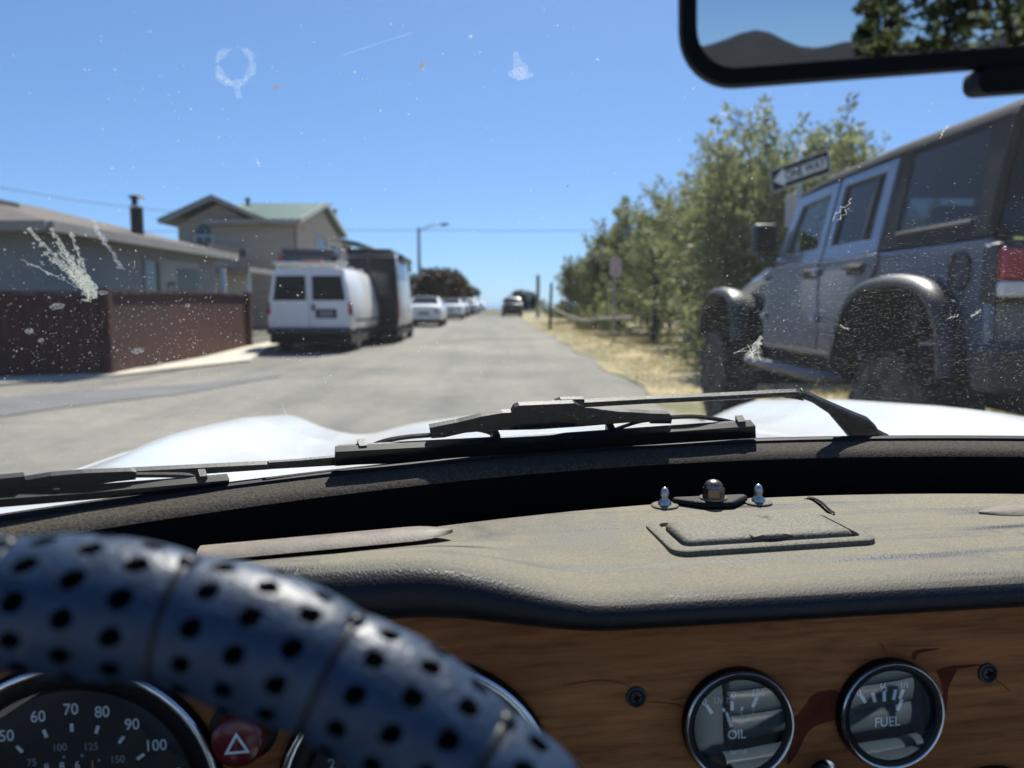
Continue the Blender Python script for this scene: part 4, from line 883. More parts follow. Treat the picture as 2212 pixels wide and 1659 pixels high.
# roof, bonnet, screen, ends
m3 = MB(); xi = tumble(1.95)
def roof_ring(y, dz): return [(xi-0.02, y, 1.935+dz), (xi-0.01, y, 1.965+dz), (xi+0.06, y, 2.01+dz), (JW/2, y, 2.03+dz), (JW-xi-0.06, y, 2.01+dz), (JW-xi+0.01, y, 1.965+dz), (JW-xi+0.02, y, 1.935+dz)]
m3.rings([roof_ring(-0.66, -0.01), roof_ring(-0.61, 0.0), roof_ring(0.4, 0.01), roof_ring(1.4, -0.005), roof_ring(1.80, -0.035)]); m3.build('roof', 'hardtop', jp, smooth=40)
m3 = MB(); m3.hexa([(0.03,-0.71,1.412),(JW-0.03,-0.71,1.412),(JW-0.03,-0.68,1.412),(0.03,-0.68,1.412),(0.16,-0.64,1.94),(JW-0.16,-0.64,1.94),(JW-0.16,-0.61,1.94),(0.16,-0.61,1.94)]); m3.build('rear_window', 'tinted_glass', jp)
m3 = MB(); m3.rings([[(0.13,2.02,1.10),(0.08,2.02,1.38),(0.20,2.02,1.46),(JW/2,2.02,1.51),(JW-0.20,2.02,1.46),(JW-0.08,2.02,1.38),(JW-0.13,2.02,1.10)], [(0.18,2.95,1.08),(0.14,2.95,1.34),(0.24,2.95,1.43),(JW/2,2.95,1.47),(JW-0.24,2.95,1.43),(JW-0.14,2.95,1.34),(JW-0.18,2.95,1.08)], [(0.26,3.72,1.0),(0.25,3.72,1.25),(0.33,3.70,1.33),(JW/2,3.70,1.36),(JW-0.33,3.70,1.33),(JW-0.25,3.72,1.25),(JW-0.26,3.72,1.0)]])
m3.build('bonnet', 'jeep_paint', jp, smooth=35, bevel=0.015)
m3 = MB(); m3.box((0.27, 3.725, 0.80), (JW-0.27, 3.80, 1.25)); m3.build('grille', 'plastic_black', jp, bevel=0.03)
for a_, b_ in ((0.045, 0.12), (JW-0.12, JW-0.045)):
    ta, tb2 = (a_ + 0.09, b_ + 0.07) if a_ < 1 else (a_ - 0.07, b_ - 0.09)
    m3 = MB(); m3.hexa([(a_,1.975,1.412),(b_,1.975,1.412),(b_,2.05,1.412),(a_,2.05,1.412),(ta,1.79,1.935),(tb2,1.79,1.935),(tb2,1.86,1.935),(ta,1.86,1.935)]); m3.build('screen_pillar', 'jeep_paint', jp, bevel=0.008)
m3 = MB(); m3.add([(0.10,2.02,1.42),(JW-0.10,2.02,1.42),(JW-0.18,1.83,1.93),(0.18,1.83,1.93)], [(0,1,2,3)]); m3.build('windscreen', 'door_glass', jp, recalc=False)
m3 = MB(); m3.box((0.10, 1.70, 1.15), (JW-0.10, 2.0, 1.40)); m3.build('dashboard', 'plastic_black', jp, bevel=0.03)
for xx in (0.42, 1.18):
    for yy in (1.15, 0.25):
        m3 = MB(); m3.box((xx-0.23, yy-0.02, 0.95), (xx+0.23, yy+0.12, 1.48)); m3.box((xx-0.12, yy, 1.482), (xx+0.12, yy+0.09, 1.66)); m3.build('seat', 'plastic_black', jp, bevel=0.03)
m3 = MB(); m3.box((-0.08, -0.92, 0.76), (JW+0.08, -0.74, 0.96)); m3.build('rear_bumper', 'plastic_black', jp, bevel=0.03, seg=3)
m3 = MB(); m3.box((-0.05, 3.85, 0.76), (JW+0.05, 4.02, 0.96)); m3.build('front_bumper', 'plastic_black', jp, bevel=0.03)
m3 = MB(); m3.box((0.3, -0.65, 0.62), (JW-0.3, 3.7, 0.78)); m3.tube([(0.1,0,0.43),(JW-0.1,0,0.43)], 0.06, 8); m3.tube([(0.1,3.25,0.43),(JW-0.1,3.25,0.43)], 0.06, 8); m3.build('chassis', 'underbody', jp)
sp_ = wheel(jp, (0,0,0), 0.42, 0.28, axis=(0,1,0) if False else (1,0,0), rim='rim_dark', tread=0); sp_.rotation_euler = (0,0,R(90)); sp_.location = (JW/2, -0.92, 1.15); sp_.name = 'spare_wheel'

# ------------------------------------------------------------------ street furniture
# one way sign
c = at(1727, 371, 9.6)
ow = tag(empty('one_way_sign', (c.x, c.y, 0)), 'tilted black and white ONE WAY sign with left arrow above the off-roader', 'sign')
mb = MB(); mb.tube([(0.02,0.03,0),(0.02,0.03,c.z+0.16)], 0.028, 8); mb.build('post', 'galvanised', ow, smooth=True)
sp = empty('sign_panel', (0,0,c.z), 0, ow); sp.rotation_euler = (R(90), 0, 0)
SR = Matrix.Rotation(R(-56), 4, 'Z') @ Matrix.Rotation(R(90), 4, 'X') @ Matrix.Rotation(R(9.5), 4, 'Z'); sp.rotation_euler = SR.to_euler(); sp.scale = (0.90, 0.92, 1)
def rrect(w, h, r, z, n=5):
    out = []
    for cx, cy, a0 in ((w/2-r, h/2-r, 0), (-w/2+r, h/2-r, 90), (-w/2+r, -h/2+r, 180), (w/2-r, -h/2+r, 270)):
        for k in range(n+1): a = R(a0 + 90*k/n); out.append((cx + r*math.cos(a), cy + r*math.sin(a), z))
    return out
mb = MB(); mb.prism(rrect(0.92, 0.31, 0.03, -0.004), (0,0,0.004)); mb.build('plate', 'sign_white', sp)
mb = MB(); mb.prism(rrect(0.895, 0.285, 0.025, 0.001), (0,0,0.002)); mb.build('black_field', 'sign_black', sp)
mb = MB(); mb.prism([(-0.42,0,0.004),(-0.24,-0.125,0.004),(-0.24,-0.075,0.004),(0.415,-0.075,0.004),(0.415,0.075,0.004),(-0.24,0.075,0.004),(-0.24,0.125,0.004)], (0,0,0.002)); mb.build('arrow', 'sign_white', sp)
text_obj('lettering', 'ONE WAY', 0.165, 'sign_black', sp, (0.09, 0, 0.0075), (0,0,0), 0.80, 0.03)
c2 = at(1713, 438, 9.9)
sb = tag(empty('sign_plate', (c2.x, c2.y, 0)), 'pale blank sign plate on a post just below the one way sign', 'sign')
mb = MB(); mb.box((-0.10, -0.004, c2.z-0.30), (0.10, 0.0, c2.z+0.10)); mb.build('plate', 'sign_back', sb, bevel=0.001)
mb = MB(); mb.box((-0.025, 0.003, 0), (0.025, 0.04, c2.z+0.12)); mb.build('post', 'galvanised', sb)
# faded notice sign
b = gnd(1325, 745)
c = at(1332, 577, b.y)
ns = tag(empty('notice_sign', (b.x, b.y, 0)), 'faded pinkish white notice sign on a thin post on the verge', 'sign')
mb = MB(); mb.box((-0.022, 0.004, -0.05), (0.022, 0.04, c.z+0.22)); mb.build('post', 'galvanised', ns)
mb = MB(); mb.prism([(x + c.x - b.x - 0.02, 0.0, z + c.z) for x, z, _ in rrect(0.30, 0.46, 0.03, 0)], (0, -0.004, 0)); pl = mb.build('plate', 'sign_faded', ns)
mb = MB(); mb.lathe([(0.10, 0), (0.10, 0.002), (0.075, 0.002), (0.075, 0)], (c.x-b.x-0.02, -0.005, c.z+0.09), (0,-1,0), 28, False); mb.build('ring_symbol', 'sign_red', pl)
for k in range(3):
    mb = MB(); mb.box((c.x-b.x-0.11, -0.0062, c.z-0.08-k*0.05), (c.x-b.x+0.07, -0.0042, c.z-0.06-k*0.05)); mb.build('text_line', 'sign_red', pl)
# sagging rail and posts on the verge
g0 = gnd(1188, 712); g1 = gnd(1372, 752)
for g, hh, wd_, lab in ((g0, 2.0, 0.07, 'leaning dark post at the far end of the sagging rail'), (Vector((3.75, g1.y + 1.0, 0)), 1.75, 0.085, 'dark post standing right of the faded notice sign')):
    o = MB(); o.tube([(0,0,-0.1),(0.02,0,hh*0.5),(0.05,0,hh)], [wd_, wd_*0.9, wd_*0.8], 8); q = o.build('wooden_post', 'dark_post', None, smooth=True); q.location = (g.x, g.y, 0); tag(q, lab, 'post')
P = [Vector((g0.x+0.05, g0.y, 0.95)), Vector((g0.x+0.6, g0.y-3, 0.62)), Vector((g0.x+1.0, g0.y-5.5, 0.50)), Vector((g0.x+1.25, g0.y-8, 0.62)), Vector((3.1, g1.y+0.5, 0.75))]
o = MB(); o.tube(cspline(P, 6), 0.055, 8); q = o.build('sagging_rail', 'old_wood', None, smooth=True); tag(q, 'pale sagging wooden rail along the verge below the willows', 'rail')
b = at(1162, 650, 60); o = MB(); o.tube([(b.x, b.y, -0.2), (b.x, b.y, 3.3)], 0.14, 8); q = o.build('short_pole', 'old_wood', None, smooth=True); tag(q, 'short grey pole rising left of the farthest willow', 'pole')
b = at(1143, 640, 95); fs_ = tag(empty('far_sign', (b.x, b.y, 0)), 'tiny round-topped sign on a post at the far end of the right side', 'sign')
mb = MB(); mb.tube([(0,0,-0.5),(0,0,1.9)], 0.06, 6); mb.build('post', 'galvanised', fs_)
mb = MB(); mb.prism(rrect(0.7, 0.9, 0.3, 0), (0,0,0.02)); pl = mb.build('plate', 'sign_back', fs_); pl.rotation_euler = (R(90),0,0); pl.location = (0,-0.07,2.1)
# street lamp
b = at(909, 640, 62)
sl_ = tag(empty('street_lamp', (b.x - 0.1, b.y, 0)), 'tall grey street lamp with curved arm over the road', 'street lamp')
mb = MB(); mb.tube([(0,0,-0.3),(0,0,3.5),(0,0,7.1)], [0.17, 0.145, 0.12], 10); mb.build('pole', 'galvanised', sl_, smooth=True)
mb = MB(); mb.tube(cspline([(0,0,6.75),(0.7,0,7.15),(1.4,0,7.32),(1.8,0,7.33)],5), 0.055, 8); mb.build('arm', 'galvanised', sl_, smooth=True)
mb = MB(); mb.rings([[(1.7+a, y*w_, 7.36+z*w_) for y, z in ((-.14,-.02),(-.10,.08),(.10,.08),(.14,-.02),(.08,-.10),(-.08,-.10))] for a, w_ in ((0,.5),(.15,1),(.5,1.05),(.72,.5))]); mb.build('lamp_head', 'galvanised', sl_, smooth=40)
mb = MB(); mb.rings([[(1.8+a, y*w_, 7.25+z) for y, z in ((-.07,0),(.07,0),(.05,-.06),(-.05,-.06))] for a, w_ in ((0,.8),(.2,1),(.4,.8))]); mb.build('lamp_lens', 'lens_clear', sl_)
b = at(924, 600, 64); o = MB(); o.tube([(b.x,b.y,-0.2),(b.x,b.y,3.9)], 0.10, 8); q = o.build('utility_stub', 'old_wood', None, smooth=True); tag(q, 'short thin pole right beside the street lamp', 'pole')
# grey post at the end of the fence
b = gnd(546, 745); o = MB(); o.box((b.x-0.06, 18.9, 0), (b.x+0.06, 19.02, 1.95)); q = o.build('grey_post', 'galvanised', None, bevel=0.01); tag(q, 'pale grey post at the end of the reddish fence', 'post')
# overhead wires
def wire(pts, r, lab):
    o = MB(); o.tube(cspline(pts, 8), r, 5); q = o.build('overhead_wire', 'black_metal', None); tag(q, lab, 'wire', 'overhead wires')
wire([at(-300, 360, 30), at(0, 405, 33), at(180, 435, 36), at(372, 457, 40)], 0.016, 'overhead wire dropping to the roof of the two-storey house')
wire([at(300, 500, 75), at(930, 497, 75), at(1130, 499, 75), at(1700, 494, 75)], 0.025, 'overhead wire crossing the street beyond the lamp')

# ------------------------------------------------------------------ the sports car we sit in
TH, RHO, C0 = R(5.3), R(1.1), 0.28
car = tag(empty('sports_car'), 'white open classic sports car seen from the driver seat, wooden dashboard and leather wheel', 'car')
CM = Matrix.Rotation(TH, 4, 'Z') @ Matrix.Rotation(-RHO, 4, 'Y')
car.matrix_world = CM
CI = CM.inverted(); CE = CI @ EYE; CR = CI.to_3x3()
def cp(px, py, y):                      # a pixel's point on the car's own plane y = const
    d = CR @ ray(px, py); return CE + d * ((y - CE.y) / d.y)
def cpz(px, py, z):
    d = CR @ ray(px, py); return CE + d * ((z - CE.z) / d.z)
ZE = CE.z
# --- white front body: bonnet with fenders, doors, tail
def front_z(xp, y):
    b = interp(y, [(0.60, -0.150), (0.70, -0.158), (0.85, -0.185), (1.0, -0.212), (1.3, -0.247), (1.7, -0.283), (2.1, -0.335), (2.4, -0.41), (2.55, -0.52), (2.62, -0.70)])
    ax = abs(xp)
    bul = 0.034 * math.exp(-(xp / 0.30) ** 2) * smooth(0.75, 1.2, y)
    fen = 0.044 * math.exp(-((ax - 0.665) / 0.082) ** 2) * smooth(0.8, 1.35, y) * (1 - smooth(2.2, 2.6, y))
    val = -0.020 * math.exp(-((ax - 0.45) / 0.09) ** 2) * smooth(0.9, 1.3, y)
    e = max(0, ax - 0.695) / 0.075
    return ZE + b + bul + fen + val - 0.075 * e ** 2.2
body = MB()
def bonnet_fn(a, b):
    xp = lerp(-0.77, 0.77, b); y = lerp(0.650 - 0.56 * min(abs(xp), 0.62) ** 2 + 0.016, 2.62, a)
    yy = y if y > 1.0 else y
    return (C0 - 0.02 * smooth(0.9, 1.4, y) + xp, yy, front_z(xp, y))
body.grid(bonnet_fn, 110, 110)
for sg in (-1, 1):     # fender side skirts
    body.grid(lambda a, b: (C0 - 0.02 * smooth(0.9, 1.4, lerp(0.45, 2.62, a)) + sg * (0.77 + 0.02 * math.sin(b * 2.6)), lerp(0.45, 2.62, a), lerp(front_z(0.77, lerp(0.45, 2.62, a)), ZE - 0.95, b)), 40, 6)
bo = body.build('front_body', 'body_white', car, smooth='all')
tail = MB()
for sg in (-1, 1):     # door tops and rear wings
    tail.rings([[(C0 + sg * x, y, ZE + z) for x, z in ((0.56, -0.62), (0.62, -0.30), (0.66, -0.215), (0.70, -0.215), (0.735, -0.26), (0.76, -0.55), (0.72, -0.92))] for y in (0.60, 0.2, -0.4, -1.0)], closed=False)
tail.box((C0 - 0.72, -1.9, ZE - 0.80), (C0 + 0.72, -1.0, ZE - 0.27))
for sg in (-1, 1):
    dc = MB(); dc.box((C0 + sg * 0.575 - 0.02, -0.95, ZE - 0.9), (C0 + sg * 0.575 + 0.02, 0.58, ZE - 0.27)); dc.build('door_card', 'vinyl_black', car, bevel=0.01)
tail.build('rear_body', 'body_white', car, smooth=40, bevel=0.03)
fl_ = MB(); fl_.box((C0 - 0.62, -1.0, ZE - 0.92), (C0 + 0.62, 0.75, ZE - 0.86)); fl_.box((C0 - 0.62, 0.60, ZE - 0.9), (C0 + 0.62, 0.64, ZE - 0.235)); fl_.box((C0 - 0.60, -1.0, ZE - 0.9), (C0 + 0.60, -0.95, ZE - 0.30)); fl_.box((C0 - 0.14, -0.7, ZE - 0.86), (C0 + 0.14, 0.6, ZE - 0.62)); fl_.build('floor', 'carpet', car)
for sg in (-1, 1):
    for yy in (1.95, -1.1): wheel(car, (C0 + sg * 0.60, yy, 0.31), 0.31, 0.17)
# fender-edge bead, the raised seam along the left wing, shading painted in grey
bd = MB(); bd.tube([(C0 - 0.745, y, front_z(-0.725, y) + 0.002) for y in np.linspace(0.75, 2.2, 30)], 0.005, 6); bd.build('wing_bead', 'bead_shade', car, smooth=True)
bd = MB(); bd.tube([(C0 + 0.705, y, front_z(0.725, y) + 0.002) for y in np.linspace(0.75, 2.2, 30)], 0.005, 6); bd.build('wing_bead', 'bead_shade', car, smooth=True)

# --- windscreen
ZB, ZT = ZE - 0.125, ZE + 0.26
def yb(xp): return 0.650 - 0.56 * xp * xp
def yt(xp): return 0.400 - 0.42 * xp * xp
def glass_xyz(xp, t):
    return Vector((C0 + xp, lerp(yb(xp), yt(xp), t) + 0.012 * math.sin(math.pi * t), lerp(ZB, ZT, t)))
def glass_n(xp, t):
    e = 1e-3; a = glass_xyz(xp + e, t) - glass_xyz(xp - e, t); b = glass_xyz(xp, t + e) - glass_xyz(xp, t - e)
    n = b.cross(a).normalized(); return n if n.y > 0 else -n
def gp(px, py, off=0.0):               # a pixel's point on the windscreen, off = height above its outer face
    y = 0.55
    for _ in range(14):
        q = cp(px, py, y); xp = q.x - C0; t = (q.z - ZB) / (ZT - ZB); g = glass_xyz(xp, t); n_ = glass_n(xp, t)
        y = g.y + (off / max(n_.y, 0.3)); 
    return cp(px, py, y), n_
gl = MB(); gl.grid(lambda a, b: glass_xyz(lerp(-0.61, 0.61, a), b), 60, 24)
ws = gl.build('windscreen', 'screen_glass', car, smooth='all', recalc=False)
# rubber seal, pillars and header
sl2 = MB(); sl2.tube([glass_xyz(x, -0.014) for x in np.linspace(-0.62, 0.62, 60)], 0.0048, 8); sl2.build('seal', 'wiper_rubber', ws, smooth=True)
hd_ = MB(); hd_.tube([glass_xyz(x, 1.02) for x in np.linspace(-0.62, 0.62, 40)], 0.016, 8); hd_.build('header_rail', 'plastic_black', ws, smooth=True)
for sg in (-1, 1):
    pm = MB(); pm.tube([glass_xyz(sg * 0.618, t) for t in np.linspace(-0.05, 1.03, 12)], 0.017, 8); pm.build('pillar', 'plastic_black', ws, smooth=True)
# film of fine dust: a thin closed layer on the inner face of the glass that scatters the light passing through it
m, n, l, p = nodes('dust_film'); n.remove(p)
vs_ = n.new('ShaderNodeVolumeScatter'); vs_.inputs['Color'].default_value = (0.95, 0.95, 0.93, 1); vs_.inputs['Density'].default_value = 5.0; vs_.inputs['Anisotropy'].default_value = 0.55
l.new(vs_.outputs[0], n['Material Output'].inputs['Volume'])
df_ = MB()
def film(a, b, d): 
    xp = lerp(-0.60, 0.60, a); t = lerp(0.01, 0.99, b); return glass_xyz(xp, t) - glass_n(xp, t) * d
NU, NV = 60, 20
ga = [film(i/NU, j/NV, 0.0015) for i in range(NU+1) for j in range(NV+1)]; gb_ = [film(i/NU, j/NV, 0.0045) for i in range(NU+1) for j in range(NV+1)]
K0 = len(ga); idx = lambda i, j: i*(NV+1)+j; fs_f = []
for i in range(NU):
    for j in range(NV):
        q_ = (idx(i,j), idx(i+1,j), idx(i+1,j+1), idx(i,j+1)); fs_f += [q_, tuple(K0 + k for k in reversed(q_))]
edge = [idx(i,0) for i in range(NU)] + [idx(NU,j) for j in range(NV)] + [idx(i,NV) for i in range(NU,0,-1)] + [idx(0,j) for j in range(NV,0,-1)]
for a_, b_ in zip(edge, edge[1:] + edge[:1]): fs_f.append((b_, a_, K0 + a_, K0 + b_))
df_.add(ga + gb_, fs_f); fo = df_.build('dust_film', 'dust_film', ws, recalc=True); fo['kind'] = 'stuff'
# flakes of dirt on the glass
rnd = random.Random(11)
def flake(mb, px, py, a, b, ang, off=-0.0006, n=6, rough=0.35):
    q, nn = gp(px, py, off); ex = Vector((1, 0, 0)); ex = (ex - nn * ex.dot(nn)).normalized(); ey = nn.cross(ex)
    if ey.z < 0: ey = -ey
    P = []
    for k in range(n):
        t = 2 * math.pi * k / n; r_ = 1 + rnd.uniform(-rough, rough); x = math.cos(t) * a * r_; y = math.sin(t) * b * r_
        P.append(q + ex * (x * math.cos(ang) - y * math.sin(ang)) + ey * (x * math.sin(ang) + y * math.cos(ang)))
    mb.add(P, [tuple(range(n))])
_gpc = {}
sp1 = MB()
for i in range(5200):                       # specks everywhere
    px, py = rnd.uniform(-150, 2360), rnd.uniform(-120, 1010)
    dens = 0.30 + 0.70 * smooth(250, 700, py)
    if rnd.random() > dens: continue
    s = 0.00012 + 0.00042 * rnd.random() ** 4.0
    flake(sp1, px, py, s * rnd.uniform(0.8, 1.7), s, rnd.uniform(0, 3.14), n=5)
for i in range(9000):                       # fine wiped streaks low on the passenger side
    px, py = rnd.uniform(1150, 2330), rnd.gauss(720, 120)
    if py > 945 or rnd.random() > smooth(1150, 1800, px): continue
    flake(sp1, px, py, rnd.uniform(0.0004, 0.0014), rnd.uniform(0.00004, 0.00009), rnd.gauss(0.0, 0.10) + (px - 1700) * -0.00012, n=5)
for i in range(1000):
    px, py = rnd.gauss(300, 260), rnd.gauss(720, 90)
    if px < -100 or py > 960: continue
    flake(sp1, px, py, 0.00015 + 0.0005 * rnd.random() ** 3, rnd.uniform(0.0001, 0.0003), 0.4 + rnd.gauss(0, 0.3), n=5)
d_ = sp1.build('dust_specks', 'dust', ws, recalc=False); d_['kind'] = 'stuff'
# the larger marks
def smear(pts, w, mat_, name='bug_smear', jit=0.3):
    m2 = MB(); Q = [gp(x, y, -0.0008) for x, y in pts]; L = []; Rr = []
    for i, (q, nn) in enumerate(Q):
        a = Q[max(i-1, 0)][0]; b = Q[min(i+1, len(Q)-1)][0]; t = (b - a).normalized(); s = nn.cross(t).normalized()
        ww = (w[i] if isinstance(w, (list, tuple)) else w) * rnd.uniform(1-jit, 1+jit)
        L.append(q + s*ww); Rr.append(q - s*ww)
    m2.rings([[a, b] for a, b in zip(L, Rr)], closed=False); return m2
def many(name, mat_, items):
    big = MB()
    for it in items:
        k = it if isinstance(it, MB) else None; big.add(k.v, k.f)
    o = big.build(name, mat_, ws, recalc=False); return o
def wob(p0, p1, n, amp):
    return [(lerp(p0[0], p1[0], k/n) + rnd.gauss(0, amp), lerp(p0[1], p1[1], k/n) + rnd.gauss(0, amp)) for k in range(n+1)]
K = 0.00036      # metres on the glass for one measured pixel, roughly
it = []
for p1, w0, w1 in (((58, 492), 4, 6), ((110, 492), 4, 5), ((120, 520), 5, 3), ((45, 560), 2.5, 2), ((152, 500), 3, 4), ((95, 545), 5, 3), ((165, 560), 6, 3), ((130, 545), 7, 3), ((172, 585), 6, 4)):
    it.append(smear(wob((203, 638), p1, 26, 1.6), [lerp(w0, w1, k/26) * K * rnd.uniform(0.25, 0.9) for k in range(27)], None, jit=0.5))
it.append(smear(wob((203, 640), (150, 585), 14, 3), [K * 9 * math.sin(0.3 + 2.4 * k/14) for k in range(15)], None))
it.append(smear(wob((206, 638), (185, 592), 12, 3), [K * 8 * math.sin(0.3 + 2.4 * k/12) for k in range(13)], None))
it.append(smear(wob((206, 641), (180, 650), 6, 1), K * 2.5, None))
o = many('bug_splat', 'splat', it); o['label'] = 'large white fan-shaped splat low on the driver side of the glass'
mbf = MB()
for k in range(60): 
    a = rnd.random(); flake(mbf, lerp(203, 70, a) + rnd.gauss(0, 14), lerp(636, 510, a) + rnd.gauss(0, 16), 0.0011 * rnd.uniform(.3, 1), 0.0007 * rnd.uniform(.3, 1), rnd.random() * 3)
mbf.build('splat_crumbs', 'splat', ws, recalc=False)['kind'] = 'stuff'
it = [smear(wob((205, 490), (262, 575), 18, 3.0), [K * lerp(3, 7, k/18) * rnd.uniform(.3, 1) for k in range(19)], None, jit=.5), smear(wob((200, 475), (225, 520), 8, 2), K * 3, None)]
many('bug_splat', 'splat_thin', it)
it = []
for r_, a0, a1 in ((43, 70, 20), (38, 30, -60), (43, -50, -120), (40, 100, 170), (36, 175, 250), (43, 200, 262)):
    P = [(507 + r_ * math.cos(R(a)), 142 - 0.9 * r_ * math.sin(R(a))) for a in np.linspace(a0, a1, 14)]
    it.append(smear(P, [K * 5.5 * math.sin(0.25 + 2.6 * k/13) for k in range(14)], None, jit=.4))
it.append(smear([(512, 186), (514, 200), (516, 212)], K * 4, None))
many('sucker_mark', 'splat_thin', it)['label'] = 'pale ring left by a suction cup high on the glass'
def blob(px, py, a, b, ang, n=22, rough=0.45, mat_='splat', name='bug_splat'):
    m2 = MB(); flake(m2, px, py, a, b, ang, n=n, rough=rough); return m2.build(name, mat_, ws, recalc=False)
many('bug_splat', 'splat_thin', [smear([(1113, 112), (1117, 132), (1124, 150), (1128, 172)], [K*4, K*9, K*20, K*6], None), smear([(1097, 158), (1122, 160), (1152, 162)], [K*3, K*9, K*3], None)])
blob(911, 142, 0.0026, 0.0012, 1.5, mat_='grime'); blob(912, 150, 0.0014, 0.0010, 1.0); blob(598, 188, 0.0022, 0.0010, 0.1, mat_='grime')
blob(1018, 78, 0.0013, 0.0012, 0); blob(1290, 128, 0.0009, 0.0008, 0); blob(1226, 402, 0.0010, 0.0012, 0.3, mat_='grime')
blob(305, 426, 0.0022, 0.0012, -0.9, mat_='grime'); blob(558, 352, 0.0008, 0.0024, 0.3)
it = [smear(wob((1622, 768), (1648, 728), 10, 3), [K * 12 * math.sin(0.35 + 2.2 * k/10) * rnd.uniform(.5, 1) for k in range(11)], None)]
for k in range(14): it.append(smear(wob((1630 + rnd.gauss(0,6), 752 + rnd.gauss(0, 8)), (1618 + rnd.gauss(0,12), 766 + rnd.gauss(0,10)), 3, 1), K * 1.2, None))
many('bug_splat', 'splat', it)['label'] = 'small white feathery splat over the off-roader'
it = [smear(wob((2095, 685), (2120, 668), 8, 1.5), [K*4*math.sin(.3+2.4*k/8) for k in range(9)], None), smear(wob((2048, 690), (2070, 680), 6, 2), K*2.2, None), smear(wob((1800, 470), (1840, 430), 10, 3), K*1.5, None), smear(wob((1812, 480), (1835, 450), 8, 4), K*1.2, None), smear(wob((1815, 1100-400), (1832, 712), 4, 2), K*2, None), smear(wob((2030, 300), (2048, 270), 6, 2), K*2.2, None)]
for k_ in it: many('bug_splat', 'splat', [k_])
it = [smear([(607, 870), (625, 905), (645, 940)], K*0.8, None), smear([(612, 885), (650, 945)], K*0.7, None), smear(wob((640, 925), (665, 965), 8, 3), K*4, None), smear([(735, 122), (815, 95), (890, 70)], K*0.5, None), smear([(740, 118), (820, 92), (885, 74)], K*0.35, None)]
many('scratch', 'splat_thin', it)
for x, y, a, b in ((222, 632, .0030, .0014), (297, 758, .0036, .0022), (63, 715, .0022, .0018), (123, 662, .0040, .0020), (88, 735, .0016, .0014), (345, 783, .0016, .0012), (405, 660, .0015, .0014), (1440, 770, .002, .0012), (2060, 650, .0016, .0011)):
    blob(x, y, a, b, rnd.uniform(-.4, .4), n=16, rough=.12, mat_='splat_thin', name='water_spot')

# --- scuttle trim under the glass, dash top
def sweep_x(prof_fn, xs, name, mat_, parent=car, sm=40, closed=False):
    m2 = MB(); m2.rings([[Vector(p) for p in prof_fn(x)] for x in xs], closed=closed); return m2.build(name, mat_, parent, smooth=sm, recalc=True)
XS = list(np.linspace(-0.62, 0.62, 120))
ZD = ZE - 0.160
def scut(xp):
    y = yb(xp) + 0.004; k = 1.0
    pr = [(0.012, -0.002), (0.0, -0.003), (-0.012, -0.005), (-0.022, -0.0070), (-0.028, -0.0095), (-0.031, -0.0130)]
    return [(C0 + xp, y + a, ZB + b) for a, b in pr]
sc_ = sweep_x(scut, XS, 'scuttle_trim', 'scuttle_vinyl', sm=55)
def scut2(xp):
    y = yb(xp) + 0.004
    return [(C0 + xp, y + a, ZB + b) for a, b in [(-0.031, -0.0130), (-0.0305, -0.016), (-0.027, -0.030), (-0.026, -0.090)]]
sweep_x(scut2, XS, 'scuttle_face', 'scuttle_face', sm=55)
def raise_(x): return 0.024 * (1 - smooth(0.0, 0.115, x))
DF = 0.425      # the plane of the wooden panel
YN = 0.405      # the nose of the padded roll
def dash(xp):
    x = C0 + xp; r_ = raise_(x); y0 = yb(xp) - 0.066; zt = ZD - 0.004
    pr = [(y0 + 0.004, ZD - 0.05), (y0 + 0.003, ZD - 0.004), (y0, ZD - 0.0005), (y0 - 0.006, ZD + 0.001), (lerp(y0, YN + 0.03, 0.35), ZD), (lerp(y0, YN + 0.03, 0.7), ZD - 0.001 + 0.45 * r_)]
    hgt = 0.023 + 0.45 * r_; zc = zt + r_
    n = 12
    for k in range(n + 1):
        a = R(88 - 200 * k / n)
        pr.append((YN + 0.016 - 0.022 * math.cos(a) * (1.0 if k < n else 1), zc - hgt / 2 + hgt / 2 * math.sin(a) * 1.0))
    pr.append((DF + 0.006, zc - hgt + 0.002)); pr.append((DF + 0.03, zc - hgt + 0.002))
    return [(x, y, z) for y, z in pr]
XD = list(np.linspace(-0.60, 0.64, 200))
da = sweep_x(dash, XD, 'dash_pad', 'dash_vinyl', sm=60)
# torn seam in the pad
cr = [cpz(x, y, ZD + 0.0006) for x, y in ((1738, 1078), (1755, 1081), (1772, 1091), (1786, 1104), (1795, 1112))]
def strip(pts, w, name, mat_, parent, up=(0,0,1), dz=0.0):
    m2 = MB(); P = cspline(pts, 4); L = []; U = Vector(up); n = len(P) - 1
    for i, p in enumerate(P):
        t = (P[min(i+1, n)] - P[max(i-1, 0)]).normalized(); s = U.cross(t).normalized(); ww = interp(i/n, w)
        L.append([p + s*ww + U*dz, p - s*ww + U*dz])
    m2.rings(L, closed=False); return m2.build(name, mat_, parent, recalc=False)
strip(cr, [(0, 0.0012), (0.5, 0.0016), (1, 0.0004)], 'crack', 'leather_hole', da, dz=0.0004)
strip([p + Vector((0.0012, -0.0010, 0)) for p in cr[1:]], [(0, 0.0002), (0.5, 0.0012), (1, 0.0004)], 'torn_foam', 'crack_foam', da, dz=0.0007)
lip = [p + Vector((0.0026, 0.001, 0.0004)) for p in cr]
m2 = MB(); m2.tube(cspline(lip, 4), [0.0004] + [0.0016] * (len(cspline(lip, 4)) - 2) + [0.0003], 6); m2.build('torn_lip', 'dash_vinyl', da, smooth=True)
